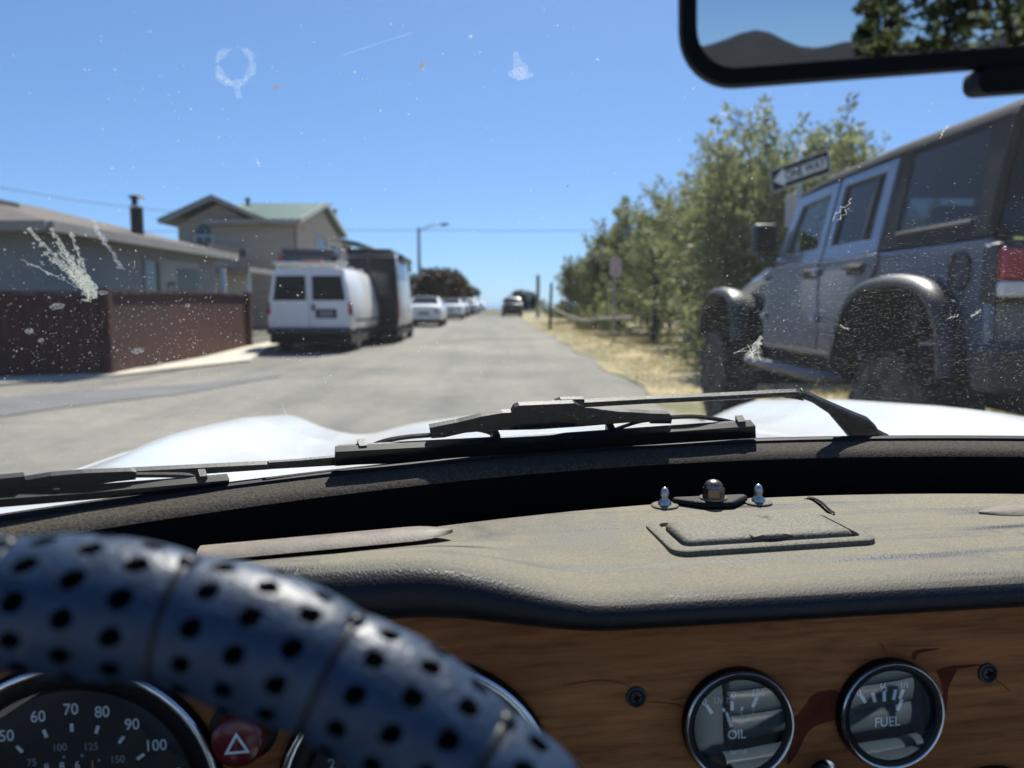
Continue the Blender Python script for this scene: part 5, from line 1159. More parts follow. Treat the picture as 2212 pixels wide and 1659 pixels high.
# demister vent trims
def vent(pa, pb, name, wd_=0.011, lab=None):
    P = [cpz(*q, ZD + 0.001) for q in (pa, pb)]; d = (P[1] - P[0]).normalized(); s = Vector((-d.y, d.x, 0)); L = (P[1]-P[0]).length
    rg = []
    for u in np.linspace(0, 1, 30):
        tip = min(1, (1 - u) * L / 0.030); tip = math.sin(tip * math.pi / 2) ** 0.7 if tip > 0 else 0.0
        c = P[0] + d * (u * L); w_ = max(0.0004, wd_ * tip); h_ = 0.0020 * max(0.15, tip)
        rg.append([c - s * w_ + Vector((0,0,-0.002 + raise_(c.x) * 0.25)), c - s * w_ * 0.6 + Vector((0,0,h_ * 0.9 + raise_(c.x) * 0.25)), c + s * w_ * 0.1 + Vector((0,0,h_ + raise_(c.x) * 0.25)), c + s * w_ * 0.75 + Vector((0,0,h_ * 0.45 + raise_(c.x) * 0.25)), c + s * w_ + Vector((0,0,-0.001 + raise_(c.x) * 0.25))])
    m2 = MB(); m2.rings(rg, closed=False); o = m2.build(name, 'trim_bronze', car, smooth=60)
    m2 = MB(); a = P[0] + s * wd_ * 1.2 + Vector((0,0,0.0012)); b = P[0] + d * (L - 0.03) + s * wd_ * 1.1 + Vector((0,0,0.0012))
    m2.tube([a, b], 0.0022, 6); m2.build('slot', 'leather_hole', o)
vent((430, 1212), (978, 1160), 'demister_vent', 0.014)
vent((2560, 1080), (2115, 1106), 'demister_vent')

# --- wooden fascia with its edge curve
def wood_top(x): return ZD - 0.004 + raise_(x) - (0.023 + 0.45 * raise_(x)) + 0.004
wp = MB(); xs = np.linspace(-0.34, 0.90, 120)
front = [(x, DF, wood_top(x)) for x in xs]; low = [(x, DF - 0.012, ZE - 0.36) for x in xs]
wp.rings([[a, (a[0], a[1] - 0.0, a[2]), b, (b[0], b[1] + 0.02, b[2])] for a, b in zip(front, low)], closed=False)
wd_o = wp.build('wood_fascia', 'walnut', car, recalc=True)
TILT = math.atan2(0.012, (wood_top(0.3) - (ZE - 0.36)))
def fas_y(z): return DF - 0.012 * (wood_top(0.3) - z) / (wood_top(0.3) - (ZE - 0.36))
def fp(px, py):                          # a pixel's point on the fascia
    y = DF
    for _ in range(6): q = cp(px, py, y); y = fas_y(q.z)
    return cp(px, py, y)
lo = MB(); lo.box((-0.36, DF + 0.0, ZE - 0.60), (0.92, DF + 0.05, ZE - 0.362)); lo.build('lower_panel', 'vinyl_black', car, bevel=0.01)
ROTX = R(90) - TILT
def gauge(name, px, py, rad, label, face):
    q = fp(px, py) + Vector((0, -0.0025, 0)); g = empty(name, q, 0, car); g.rotation_euler = (ROTX, 0, 0); g.scale = (1, 1, 0.5); g['label'] = label     # local z points to the driver, y up
    m2 = MB(); m2.lathe([(rad*1.0, -0.004), (rad*1.0, 0.004), (rad*0.985, 0.0078)], (0,0,0), (0,0,1), 64, False); m2.build('housing', 'gauge_black', g, smooth=30)
    m2 = MB(); m2.lathe([(rad*0.985, 0.0076), (rad*0.975, 0.0098), (rad*0.958, 0.0108), (rad*0.935, 0.0104), (rad*0.925, 0.0090)], (0,0,0), (0,0,1), 64, False); m2.build('bezel', 'bezel_metal', g, smooth=50)
    m2 = MB(); m2.lathe([(rad*0.927, 0.0094), (rad*0.88, 0.0092), (rad*0.825, 0.0072), (rad*0.79, 0.0005)], (0,0,0), (0,0,1), 64, False); m2.build('inner_ring', 'gauge_black', g, smooth=50)
    m2 = MB(); m2.lathe([(rad*0.80, -0.0005), (rad*0.80, 0.0)], (0,0,0), (0,0,1), 48); m2.build('dial', 'dial', g)
    m2 = MB(); m2.lathe([(rad*0.83, 0.0068), (rad*0.60, 0.0073), (rad*0.3, 0.0076), (0.0001, 0.0077)], (0,0,0), (0,0,1), 48, False); m2.build('glass', 'gauge_glass', g, smooth='all')
    def T(body, x, y, size, m_='dial_white', rot=0.0): text_obj('lettering', body, size, m_, g, (x, y, 0.0008), (0, 0, rot), 0.92)
    def tick(x, y, ln, wd_, ang, m_='dial_white'):
        m3 = MB(); m3.box((-wd_/2, -ln/2, 0.0004), (wd_/2, ln/2, 0.0009)); o = m3.build('tick', m_, g); o.location = (x, y, 0); o.rotation_euler = (0,0,ang)
    def needle(a, b, w_, m_='dial_white'):
        m3 = MB(); d = Vector((b[0]-a[0], b[1]-a[1])); n_ = Vector((-d.y, d.x)).normalized() * w_ / 2
        m3.prism([(a[0]-n_.x, a[1]-n_.y, 0.002), (a[0]+n_.x, a[1]+n_.y, 0.002), (b[0]+n_.x*.8, b[1]+n_.y*.8, 0.002), (b[0]-n_.x*.8, b[1]-n_.y*.8, 0.002)], (0,0,0.0007)); m3.build('needle', m_, g)
    face(T, tick, needle, rad)
    return g
pxm = 0.000262     # metres on the fascia for one measured pixel
def small_face_oil(T, tick, needle, r_):
    u = pxm
    T('0', -77*u, 55*u, 0.0062); T('LB/', -44*u, 56*u, 0.0048, 'dial_dim')
    for dx_, dy_, hor in ((-25, 56, 0), (-17, 56, 0), (-21, 61, 1), (-21, 51, 1)): tick(dx_*u, dy_*u, 0.0028, 0.0005, R(90 * hor), 'dial_dim'); T('50', -14*u, 66*u, 0.0062); T('100', 48*u, 66*u, 0.0062)
    tick(-66*u, 38*u, 0.0062, 0.0020, R(32)); tick(-13*u, 42*u, 0.0054, 0.0020, 0); tick(40*u, 47*u, 0.0064, 0.0020, R(-25)); tick(10*u, 34*u, 0.0022, 0.0014, R(-15)); tick(-32*u, 34*u, 0.0022, 0.0018, R(18))
    T('5', 8*u, 25*u, 0.0044, 'dial_dim'); T('7', 36*u, 26*u, 0.0044, 'dial_dim'); T('KG/cm\u00b2', -6*u, 10*u, 0.0036, 'dial_dim')
    needle((-16*u, -4*u), (-28*u, 30*u), 0.0020); T('OIL', -3*u, -25*u, 0.0078); T('SMITHS', 0, -66*u, 0.0036, 'dial_dim')
def small_face_fuel(T, tick, needle, r_):
    u = pxm
    T('0', -74*u, 52*u, 0.0058); T('\u00bd', -14*u, 60*u, 0.0072); T('1/1', 36*u, 62*u, 0.0050)
    for x, y, a in ((-64, 38, 30), (-38, 39, 14), (-13, 40, 0), (12, 42, -14), (29, 42, -22)): tick(x*u, y*u, 0.0062, 0.0021, R(a))
    needle((17*u, 7*u), (28*u, 32*u), 0.0023); T('FUEL', -6*u, -21*u, 0.0082)
def small_face_plain(T, tick, needle, r_):
    u = pxm
    for k in range(5): a = R(60 - 30*k + 90 - 90 + 0); tick(math.sin(R(-50+25*k))*r_*0.6, math.cos(R(-50+25*k))*r_*0.6, 0.006, 0.002, R(50-25*k))
    T('TEMP', 0, -25*u, 0.0078); needle((-10*u, 0), (-20*u, 30*u), 0.002)
def dial_big(vals, inner, odo):
    def f(T, tick, needle, r_):
        for v, a in vals:
            T(v, math.sin(R(a))*r_*0.66, math.cos(R(a))*r_*0.66, 0.0088); tick(math.sin(R(a))*r_*0.535, math.cos(R(a))*r_*0.535, 0.0045, 0.0018, R(-a))
        for v, a in inner:
            T(v, math.sin(R(a))*r_*0.41, math.cos(R(a))*r_*0.41, 0.0058, 'dial_dim')
        for k in range(14):
            a = R(-130 + 20*k); tick(math.sin(a)*r_*0.34, math.cos(a)*r_*0.34, 0.0014, 0.0014, -a, 'dial_dim')
        if odo:
            for k, ch in enumerate('8861'): T(ch, (-14 + 8*k) * 0.001, 0.0215, 0.0062, 'dial_white' if k < 3 else 'dial_orange')
        needle((0, -0.006), (-r_*0.42, -r_*0.35), 0.0022)
        m3 = None
    return f
gauge('oil_gauge', 1590, 1558, 0.0335, 'oil pressure gauge reading OIL between the tachometer and the fuel gauge', small_face_oil)
gauge('fuel_gauge', 1916, 1535, 0.0330, 'fuel gauge reading FUEL on the wooden dashboard', small_face_fuel)
gauge('temperature_gauge', 2140, 1765, 0.0330, 'gauge cut off by the lower right edge of the picture', small_face_plain)
gauge('speedometer', 168, 1730, 0.0800, 'large speedometer behind the steering wheel', dial_big([('20', -110), ('30', -85), ('40', -62), ('50', -40), ('60', -19), ('70', 0), ('80', 18), ('90', 37), ('100', 56), ('110', 76), ('120', 98)], [('75', -41), ('100', -12), ('125', 17), ('150', 45)], True))
gauge('tachometer', 905, 1712, 0.0800, 'large tachometer mostly hidden by the steering wheel', dial_big([('1', -100), ('2', -66), ('3', -33), ('4', 0), ('5', 33), ('6', 66), ('7', 100)], [], False))
# screws in cup washers, knobs
for px, py in ((1374, 1505), (2132, 1453)):
    q = fp(px, py); s = empty('dash_screw', q, 0, car); s.rotation_euler = (ROTX, 0, 0)
    m2 = MB(); m2.lathe([(0.0062, 0), (0.0060, 0.0012), (0.0045, 0.0016), (0.0040, 0.0009)], (0,0,0), (0,0,1), 24, False); m2.build('cup_washer', 'screw_black', s, smooth=40)
    m2 = MB(); m2.lathe([(0.0041, 0.0006), (0.0036, 0.0015), (0.0018, 0.0020), (0.0001, 0.0021)], (0,0,0), (0,0,1), 20, False); m2.build('head', 'screw_black', s, smooth=40)
    m2 = MB(); m2.box((-0.0022,-0.0005,0.0015),(0.0022,0.0005,0.00225)); m2.box((-0.0005,-0.0022,0.0015),(0.0005,0.0022,0.00222)); o = m2.build('cross_slot', 'leather_hole', s); o.rotation_euler = (0,0,R(12))
q = fp(530, 1568); hz = empty('hazard_switch', q, 0, car); hz.rotation_euler = (ROTX, 0, R(2)); hz['label'] = 'round red hazard switch with white triangle'
m2 = MB(); m2.lathe([(0.0185, 0.0), (0.0185, 0.004), (0.016, 0.006)], (0,0,0), (0,0,1), 32); m2.build('collar', 'gauge_black', hz, smooth=40)
m2 = MB(); m2.lathe([(0.0142, 0.004), (0.0142, 0.017), (0.0132, 0.0195), (0.0115, 0.0205), (0.0001, 0.0208)], (0,0,0), (0,0,1), 32, False); m2.build('knob', 'hazard_red', hz, smooth=40)
tri = MB(); A3 = [(0.0078*math.cos(R(90+120*k)), 0.0078*math.sin(R(90+120*k))-0.001) for k in range(3)]; B3 = [(0.0050*math.cos(R(90+120*k)), 0.0050*math.sin(R(90+120*k))-0.001) for k in range(3)]
tri.add([(x,y,0.0212) for x,y in A3+B3] , [(0,1,4,3),(1,2,5,4),(2,0,3,5)]); tri.build('triangle', 'dial_white', hz, recalc=False)
q = fp(1775, 1672); kb = empty('pull_knob', q, 0, car); kb.rotation_euler = (ROTX, 0, 0); kb['label'] = 'black pull knob below the two small gauges'
m2 = MB(); m2.lathe([(0.006, 0), (0.006, 0.012), (0.011, 0.014), (0.0135, 0.020), (0.012, 0.026), (0.0001, 0.028)], (0,0,0), (0,0,1), 24); m2.build('knob', 'gauge_black', kb, smooth=40)
m2 = MB(); m2.lathe([(0.010, 0), (0.0098, 0.002), (0.007, 0.0025)], (0,0,0), (0,0,1), 24); m2.build('collar', 'chrome', kb, smooth=40)
# flaked veneer
def flaked(pts, name='veneer_chip'):
    P = cspline([fp(*a) for a in pts] + [fp(*pts[0])], 4)[:-1]; m2 = MB(); m2.add([p + Vector((0, -0.0005, 0)) for p in P], [tuple(range(len(P)))]); m2.build(name, 'veneer_gone', wd_o, recalc=False)
flaked([(1712, 1555), (1735, 1530), (1752, 1505), (1775, 1493), (1812, 1495), (1812, 1548), (1775, 1562), (1745, 1580), (1722, 1625), (1700, 1650), (1705, 1600)])
flaked([(2022, 1448), (2048, 1440), (2068, 1438), (2060, 1460), (2048, 1485), (2044, 1530), (2036, 1540), (2036, 1490)])
flaked([(1968, 1420), (1978, 1405), (2010, 1401), (2032, 1400), (2005, 1406), (1984, 1412), (1975, 1425)])
flaked([(2068, 1437), (2115, 1434), (2116, 1437), (2068, 1443)])
def hairline(pts): strip([fp(*a) for a in pts], [(0, 0.0002), (1, 0.0002)], 'veneer_crack', 'veneer_gone', wd_o, up=(0,-1,0), dz=0.0006)
hairline([(1450, 1503 + 8), (1480, 1507), (1520, 1518)]); hairline([(1400, 1515), (1440, 1518), (1490, 1526)]); hairline([(1215, 1480), (1300, 1468), (1352, 1478), (1365, 1492)]); hairline([(2150, 1468), (2165, 1478), (2180, 1492)]); hairline([(1895, 1385), (1907, 1395), (1910, 1410)])

# --- ashtray in the dash top
ZA = ZD - 0.001
def dz(px, py): return cpz(px, py, ZA)
c1, c2_, c3, c4 = dz(1396, 1134), dz(1797, 1112), dz(1890, 1172), dz(1448, 1202)
ac = (c1 + c2_ + c3 + c4) / 4; ax_ = ((c2_ - c1) + (c3 - c4)).normalized(); ay_ = Vector((-ax_.y, ax_.x, 0)); aw = ((c2_-c1).length + (c3-c4).length) / 2; ah = abs(((c1+c2_)/2 - (c3+c4)/2).dot(ay_))
ash = empty('ashtray', (ac.x, ac.y, ZA), math.atan2(ax_.y, ax_.x), car); ash['label'] = 'hinged ashtray lid set into the dusty dash top'
def ring_rr(w, h, r_, z): return rrect(w, h, r_, z, 6)
m2 = MB(); m2.rings([ring_rr(aw, ah, 0.010, -0.001), ring_rr(aw, ah, 0.010, 0.0022), ring_rr(aw-0.003, ah-0.003, 0.009, 0.0030), ring_rr(aw-0.017, ah-0.013, 0.006, 0.0030), ring_rr(aw-0.019, ah-0.015, 0.005, -0.001)], cap0=False, cap1=False); m2.build('frame', 'ash_lid', ash, smooth=40)
lw, lh = aw - 0.024, ah - 0.020
m2 = MB(); m2.rings([ring_rr(lw, lh, 0.006, -0.002), ring_rr(lw, lh, 0.006, 0.0030), ring_rr(lw-0.002, lh-0.002, 0.006, 0.0046), ring_rr(lw-0.006, lh-0.005, 0.005, 0.0056), ring_rr(lw-0.022, lh-0.016, 0.003, 0.0059)]); m2.build('lid', 'ash_lid', ash, smooth=60)
m2 = MB(); m2.rings([ring_rr(aw-0.018, ah-0.014, 0.005, 0.0005), ring_rr(lw-0.002, lh-0.002, 0.005, 0.0005)], cap0=False, cap1=False); m2.build('gap', 'leather_hole', ash)
tb = MB(); tw = 0.028; tb.rings([[(x, -lh/2 - 0.004 * math.cos(x/tw*math.pi*0.97) + 0.001, 0.0046), (x, -lh/2 - 0.0005, 0.0054 + 0.0016*math.cos(x/tw*math.pi)), (x, -lh/2 + 0.005, 0.0058)] for x in np.linspace(-tw/2, tw/2, 14)], closed=False); tb.build('finger_tab', 'ash_lid', ash, smooth=60, solid=0.001)
# studs and nut at the rear of the dash
def stud(px, py):
    q = cpz(px, py, ZD + 0.001); s = empty('bullet_stud', q, 0, car)
    m2 = MB(); m2.lathe([(0.0105, -0.0005), (0.0105, 0.0008), (0.0098, 0.0014), (0.004, 0.0015)], (0,0,0), (0,0,1), 24); m2.build('washer', 'ash_lid', s, smooth=40)
    m2 = MB(); m2.lathe([(0.0052, 0.001), (0.0052, 0.0030), (0.0034, 0.0050), (0.0026, 0.0070), (0.0034, 0.0088), (0.0034, 0.0105), (0.0020, 0.0140), (0.0001, 0.0150)], (0,0,0), (0,0,1), 24); m2.build('stud', 'stud_metal', s, smooth=50)
stud(1436, 1093); stud(1638, 1086)
q = cpz(1541, 1090, ZD + 0.001); nb = empty('capped_nut', q, R(-2), car); nb['label'] = 'domed bronze nut on a rubber bracket at the back of the dash'
br = MB(); pl_ = [(-0.030, 0.010), (0.028, 0.012), (0.030, 0.006), (0.016, -0.008), (0.012, -0.012), (-0.008, -0.012), (-0.014, -0.008), (-0.031, 0.004)]
br.prism([(x, y, -0.001) for x, y in pl_], (0, 0, 0.006)); br.build('bracket', 'vinyl_black', nb, bevel=0.0025, seg=3)
m2 = MB(); m2.lathe([(0.0105, 0.005), (0.0105, 0.0062), (0.006, 0.0064)], (0,0,0), (0,0,1), 28); m2.build('washer', 'nut_bronze', nb, smooth=40)
m2 = MB(); m2.lathe([(0.0084, 0.0062), (0.0084, 0.0130), (0.0078, 0.0138)], (0,0,0), (0,0,1), 6); m2.build('hex', 'nut_bronze', nb)
m2 = MB(); m2.lathe([(0.0074, 0.0136), (0.0070, 0.0160), (0.0054, 0.0182), (0.0030, 0.0194), (0.0001, 0.0198)], (0,0,0), (0,0,1), 24); m2.build('dome', 'nut_bronze', nb, smooth=50)

# --- wipers lying on the glass
def plate(parent, name, pts, off0, off1, mat_='wiper_black', spl=0, bevel=0.0):
    """an outline lying off0 above the glass, thickened outwards to off1"""
    Q = [gp(x, y, off0) for x, y in pts]; P = [q for q, _ in Q]; nn = sum((n_ for _, n_ in Q), Vector()) / len(Q); nn.normalize()
    m2 = MB(); m2.prism(P, nn * (off1 - off0)); return m2.build(name, mat_, parent, bevel=bevel)
def bow(parent, name, pts, r_, off, mat_='wiper_black', rr=None):
    P = cspline([gp(x, y, off)[0] for x, y in pts], 6)
    m2 = MB(); m2.tube(P, r_ if not isinstance(r_, (list, tuple)) else [interp(i/(len(P)-1), r_) for i in range(len(P))], 6); return m2.build(name, mat_, parent, smooth=50)
wA = empty('wiper', (0,0,0), 0, car); wA['label'] = 'passenger side wiper lying across the middle of the glass'
plate(wA, 'rubber_blade', [(725, 976), (1160, 953), (1632, 920), (1633, 946), (1160, 977), (724, 1007)], 0.002, 0.009, 'wiper_rubber')
plate(wA, 'spine', [(730, 971), (1160, 948), (1628, 915), (1628, 924), (1160, 956), (730, 980)], 0.006, 0.012)
plate(wA, 'bridge', [(928, 924), (990, 912), (1040, 900), (1085, 892), (1106, 891), (1112, 880), (1122, 876), (1240, 871), (1258, 878), (1268, 888), (1300, 889), (1360, 890), (1405, 893), (1447, 894), (1452, 903), (1450, 915), (1405, 915), (1400, 909), (1340, 914), (1262, 921), (1160, 928), (1060, 930), (1005, 935), (960, 945), (932, 947)], 0.012, 0.017)
plate(wA, 'hinge_clip', [(1175, 873), (1200, 868), (1212, 863), (1262, 862), (1264, 871), (1250, 878), (1180, 880)], 0.018, 0.022)
bow(wA, 'claw', [(792, 968), (830, 953), (880, 944), (945, 939)], 0.0021, 0.013); bow(wA, 'claw', [(1000, 927), (1035, 929), (1060, 936), (1072, 945)], 0.0018, 0.013)
bow(wA, 'claw', [(1320, 932), (1345, 922), (1385, 910), (1430, 905)], 0.0018, 0.013); bow(wA, 'claw', [(1445, 902), (1500, 900), (1555, 907), (1600, 917)], 0.0021, 0.013)
for px, py in ((785, 970), (1073, 948), (1322, 934), (1603, 918)):
    plate(wA, 'clip', [(px-8, py-7), (px+8, py-8), (px+8, py+12), (px-8, py+13)], 0.005, 0.014)
plate(wA, 'arm', [(1255, 870), (1400, 862), (1560, 855), (1690, 848), (1722, 847), (1742, 852), (1735, 866), (1722, 863), (1690, 858), (1560, 865), (1400, 872), (1262, 880)], 0.016, 0.021)
plate(wA, 'arm_root', [(1735, 848), (1775, 868), (1850, 900), (1880, 912), (1897, 928), (1902, 938), (1930, 952), (1838, 952), (1820, 930), (1790, 895), (1755, 872), (1730, 862)], 0.014, 0.024, bevel=0.002)
wB = empty('wiper', (0,0,0), 0, car); wB['label'] = 'driver side wiper at the lower left of the glass'
plate(wB, 'rubber_blade', [(-90, 1085), (200, 1064), (495, 1037), (496, 1050), (200, 1079), (-90, 1104)], 0.002, 0.009, 'wiper_rubber')
plate(wB, 'spine', [(-90, 1078), (200, 1057), (495, 1033), (495, 1041), (200, 1067), (-90, 1087)], 0.006, 0.012)
plate(wB, 'bridge', [(-90, 1043), (0, 1034), (52, 1029), (55, 1037), (110, 1028), (180, 1022), (285, 1018), (295, 1020), (293, 1036), (255, 1040), (180, 1050), (80, 1062), (-90, 1080)], 0.012, 0.017)
bow(wB, 'claw', [(290, 1026), (360, 1026), (415, 1028), (448, 1035)], 0.0021, 0.013)
for px, py in ((440, 1034), (122, 1062)): plate(wB, 'clip', [(px-8, py-5), (px+8, py-6), (px+8, py+10), (px-8, py+11)], 0.005, 0.014)
plate(wB, 'arm', [(285, 1018), (440, 1010), (580, 1003), (582, 1014), (440, 1024), (290, 1032)], 0.016, 0.021)
plate(wB, 'arm_root', [(578, 1001), (650, 996), (735, 988), (860, 989), (960, 990), (965, 995), (860, 1002), (735, 1006), (650, 1011), (580, 1015)], 0.010, 0.014, bevel=0.001)

# --- steering wheel with perforated leather
RW, rw = 0.183, 0.0178
top = cp(-17, 1305, 0.2014)
tl_ = R(22.5)
ey = Vector((0, math.sin(tl_), math.cos(tl_))); ex = Vector((1, 0, 0)); ez = Vector((0, -math.cos(tl_), math.sin(tl_)))   # ez towards the driver
wc = top - ey * RW
sw = empty('steering_wheel', wc, 0, car); sw['label'] = 'black perforated leather steering wheel rim with stitched seams'
Lx = RW; SEG = R(13.2); PH = R(-11.5)
def rim_pt(phi, v, r_): return (ey * math.cos(phi) + ex * math.sin(phi)) * (RW + r_ * math.cos(v)) + ez * (r_ * math.sin(v))
def rim_mesh(p0, p1, nu, nv, holes):
    U = np.linspace(p0, p1, nu + 1); Vv = np.linspace(0, 2 * np.pi, nv + 1)[:-1]
    uu, vv = np.meshgrid(U, Vv, indexing='ij')
    ph = (uu - PH) % SEG; s = ph * RW; Ls = SEG * RW; w = vv * rw
    rr = rw * (0.875 + 0.135 * np.clip(np.sin(np.pi * s / Ls), 0, 1) ** 0.4)
    dark = np.zeros(uu.shape, bool)
    if holes:
        best = np.full(uu.shape, 9.0); nrow = 12; per = 2 * np.pi * rw / nrow
        for j in range(nrow):
            for c_, s0 in enumerate((0.0085, 0.0205, 0.0325)):
                wc_ = (j + 0.33 * c_) * per; dw = np.abs(w - wc_); dw = np.minimum(dw, 2 * np.pi * rw - dw)
                best = np.minimum(best, np.hypot(s - s0, dw))
        rr = rr - 0.0002 * (1 - np.clip((best - 0.0022) / 0.0006, 0, 1))
        dark = best < 0.0030
    nx = np.cos(uu)[..., None] * np.array(ey) + np.sin(uu)[..., None] * np.array(ex)
    P = nx * (RW + rr * np.cos(vv))[..., None] + np.array(ez) * (rr * np.sin(vv))[..., None]
    vs = [tuple(p) for p in P.reshape(-1, 3)]; fs = []; ms = []
    for i in range(nu):
        for j in range(nv):
            k = (j + 1) % nv; fs.append((i*nv+j, i*nv+k, (i+1)*nv+k, (i+1)*nv+j)); ms.append(1 if dark[i, j] and dark[i+1, k] else 0)
    return vs, fs, ms
m2 = MB()
for a, b, c_, d_, hl in ((R(-24), R(100), 560, 150, True), (R(100), R(338), 120, 24, False)):
    vs, fs, ms = rim_mesh(a, b, c_, d_, hl); o0 = len(m2.v); m2.v += vs; m2.f += [[i + o0 for i in f] for f in fs]; m2.m += ms
m2.build('rim', ['leather', 'leather_hole'], sw, smooth='all', recalc=True)
for k in range(-1, 8):
    ph = PH + SEG * k
    m2 = MB(); m2.rings([[rim_pt(ph + da_ / RW, v, rw * 0.89 + h_) for v in np.linspace(0, 2*np.pi, 40)[:-1]] for da_, h_ in ((-0.0022, -0.0008), (-0.0015, 0.0006), (0, 0.0010), (0.0015, 0.0006), (0.0022, -0.0008))], cap0=False, cap1=False); m2.build('seam', 'seam_cord', sw, smooth=60)
    m2 = MB(); m2.lathe([(0.0030,-0.0026),(0.0030,-0.0010),(0.0018,0.0002),(0.0002,0.0006)], rim_pt(ph, R(30), rw * 0.98), rim_pt(ph, R(30), rw*1.1) - rim_pt(ph, R(30), rw), 8); m2.build('knot', 'seam_cord', sw, smooth=60)
for a in (R(95), R(180), R(265)):
    d = ey * math.cos(a) + ex * math.sin(a); m2 = MB(); s = ez.cross(d) * 0.014
    m2.hexa([d*0.03 - s*1.4 - ez*0.035, d*0.03 + s*1.4 - ez*0.035, d*0.185 + s - ez*0.002, d*0.185 - s - ez*0.002, d*0.03 - s*1.4 - ez*0.032, d*0.03 + s*1.4 - ez*0.032, d*0.185 + s + ez*0.001, d*0.185 - s + ez*0.001]); m2.build('spoke', 'black_metal', sw)
m2 = MB(); m2.lathe([(0.04, -0.05), (0.045, -0.03), (0.03, -0.015), (0.001, -0.012)], (0,0,0), ez, 28); m2.build('hub', 'gauge_black', sw, smooth=40)
m2 = MB(); m2.lathe([(0.025, -0.30), (0.025, -0.05)], (0,0,0), ez, 16); m2.build('column', 'gauge_black', sw, smooth=40)

# --- rear-view mirror
mc = cp(1992, -30, 0.285)
ray_c = (mc - CE).normalized(); back = (CI.to_3x3() @ Vector((0.20, -1.0, 0.103))).normalized()
mn = (back - ray_c).normalized()
mx_ = Vector((0,0,1)).cross(mn).normalized(); mx_ = mx_ if mx_.x > 0 else -mx_
my_ = mn.cross(mx_); my_ = my_ if my_.z > 0 else -my_
roll_ = R(1.2); mx2 = mx_ * math.cos(roll_) + my_ * math.sin(roll_); my2 = my_ * math.cos(roll_) - mx_ * math.sin(roll_)
rm = empty('rear_view_mirror', mc, 0, car); rm['label'] = 'black rear-view mirror reflecting hills and a tree'
rm.matrix_local = Matrix.Translation(mc) @ Matrix((mx2, my2, mx2.cross(my2))).transposed().to_4x4()
sgn = 1 if mx2.cross(my2).dot(mn) > 0 else -1
MWd, MHt = 0.178, 0.062
m2 = MB(); m2.rings([rrect(MWd-0.02, MHt-0.02, 0.018, -0.016*sgn, 8), rrect(MWd-0.004, MHt-0.004, 0.021, -0.010*sgn, 8), rrect(MWd, MHt, 0.022, -0.002*sgn, 8), rrect(MWd-0.002, MHt-0.002, 0.021, 0.0025*sgn, 8), rrect(MWd-0.013, MHt-0.014, 0.016, 0.0026*sgn, 8), rrect(MWd-0.014, MHt-0.015, 0.0155, 0.0008*sgn, 8)], cap1=False); m2.build('casing', 'mirror_case', rm, smooth=50)
m2 = MB(); m2.add(rrect(MWd-0.0135, MHt-0.0145, 0.0155, 0.0010*sgn, 8), [tuple(range(36))]); m2.build('mirror_glass', 'mirror_silver', rm, recalc=False)
m2 = MB(); m2.rings([rrect(0.030, 0.010, 0.004, -0.012*sgn, 4), rrect(0.030, 0.010, 0.004, 0.004*sgn, 4)]); o = m2.build('dipping_lever', 'mirror_case', rm, bevel=0.001); o.location = (0.036, -MHt/2 - 0.004, 0)
m2 = MB(); m2.tube([(0.0, 0.0, -0.014*sgn), (0.01, 0.03, -0.05*sgn), (0.01, 0.075, -0.09*sgn)], 0.007, 8); m2.build('stem', 'mirror_case', rm, smooth=True)

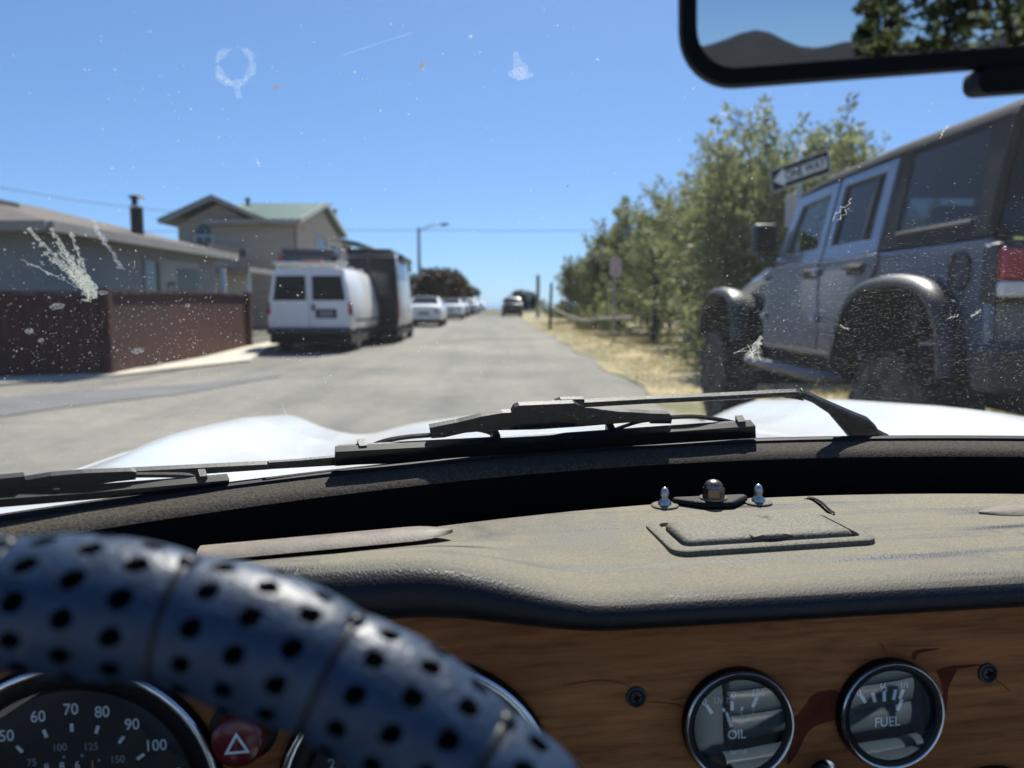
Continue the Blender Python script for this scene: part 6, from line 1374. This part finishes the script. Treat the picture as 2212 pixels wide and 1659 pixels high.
# --- seats behind the camera, they show in the gauge glasses
def seat(xc, label):
    s = empty('seat', (xc, -0.30, ZE - 0.72), 0, car); s['label'] = label
    bk = MB(); pl = MB()
    for k in range(9):
        z0 = 0.12 + k * 0.062; lean = -0.30
        P = []
        for u in np.linspace(0, math.pi, 9): P.append((math.sin(u) * 0.022, -math.cos(u) * 0.031))
        rg = [[(x, lean * (z0 + dz_ ) * 0.6 + dy * (1 - (x / 0.19) ** 4 * 0.5), z0 + 0.031 + dz_) for dy, dz_ in P] for x in np.linspace(-0.19, 0.19, 14)]
        bk.rings(rg, closed=False)
    b = bk.build('backrest', 'seat_leather', s, smooth='all', recalc=True)
    for sg in (-1, 1):
        bo_ = MB(); bo_.tube([(sg * 0.235, -0.18 * z - 0.02, z) for z in np.linspace(0.08, 0.70, 10)], 0.05, 10); bo_.build('bolster', 'seat_leather', s, smooth=True)
        pp = MB(); pp.tube([(sg * 0.188, -0.18 * z + 0.028, z) for z in np.linspace(0.08, 0.70, 10)], 0.006, 6); pp.build('piping', 'seat_piping', s, smooth=True)
    sh = MB(); sh.hexa([(-0.26,-0.10,0.0),(0.26,-0.10,0.0),(0.26,-0.03,0.0),(-0.26,-0.03,0.0),(-0.24,-0.24,0.72),(0.24,-0.24,0.72),(0.24,-0.14,0.72),(-0.24,-0.14,0.72)]); sh.build('shell', 'seat_piping', s, bevel=0.02)
    cu = MB()
    for k in range(6):
        y0 = 0.02 + k * 0.066
        cu.rings([[(x, y0 + 0.033 - math.cos(u) * 0.033, 0.10 + math.sin(u) * 0.02) for u in np.linspace(0, math.pi, 8)] for x in np.linspace(-0.22, 0.22, 8)], closed=False)
    cu.build('cushion', 'seat_leather', s, smooth='all'); b2 = MB(); b2.box((-0.24, 0.0, -0.10), (0.24, 0.43, 0.095)); b2.build('cushion_base', 'seat_piping', s, bevel=0.02)
    ho = MB(); rr_ = random.Random(3)
    for k in range(9):
        for j in range(16):
            x = -0.17 + j * 0.0227; z0 = 0.12 + k * 0.062 + 0.031
            ho.lathe([(0.003, 0.0005), (0.0001, 0.0006)], (x, -0.18 * z0 + 0.0225 * (1 - (x/0.19)**4*0.5), z0), (0,1,0.2), 6)
    ho.build('perforation', 'leather_hole', b)['kind'] = 'stuff'
    return s
seat(-0.09, 'driver seat'); seat(0.62, 'passenger seat with pleated grey leather')

# trees behind the car, reflected in the mirror
tree('roadside_tree', (10.2, -32, -0.1), 13.5, 4.2, 2.0, 'large tree behind the car, seen only in the rear-view mirror', 'tree', None, 301, 'leaf_oak', 260, 60, 0.34, 0.11)
tree('roadside_tree', (11.0, -66, -0.1), 10.5, 1.6, 1.5, 'narrow tree far behind the car, seen only in the rear-view mirror', 'tree', None, 302, 'leaf_oak', 90, 50, 0.4, 0.13)
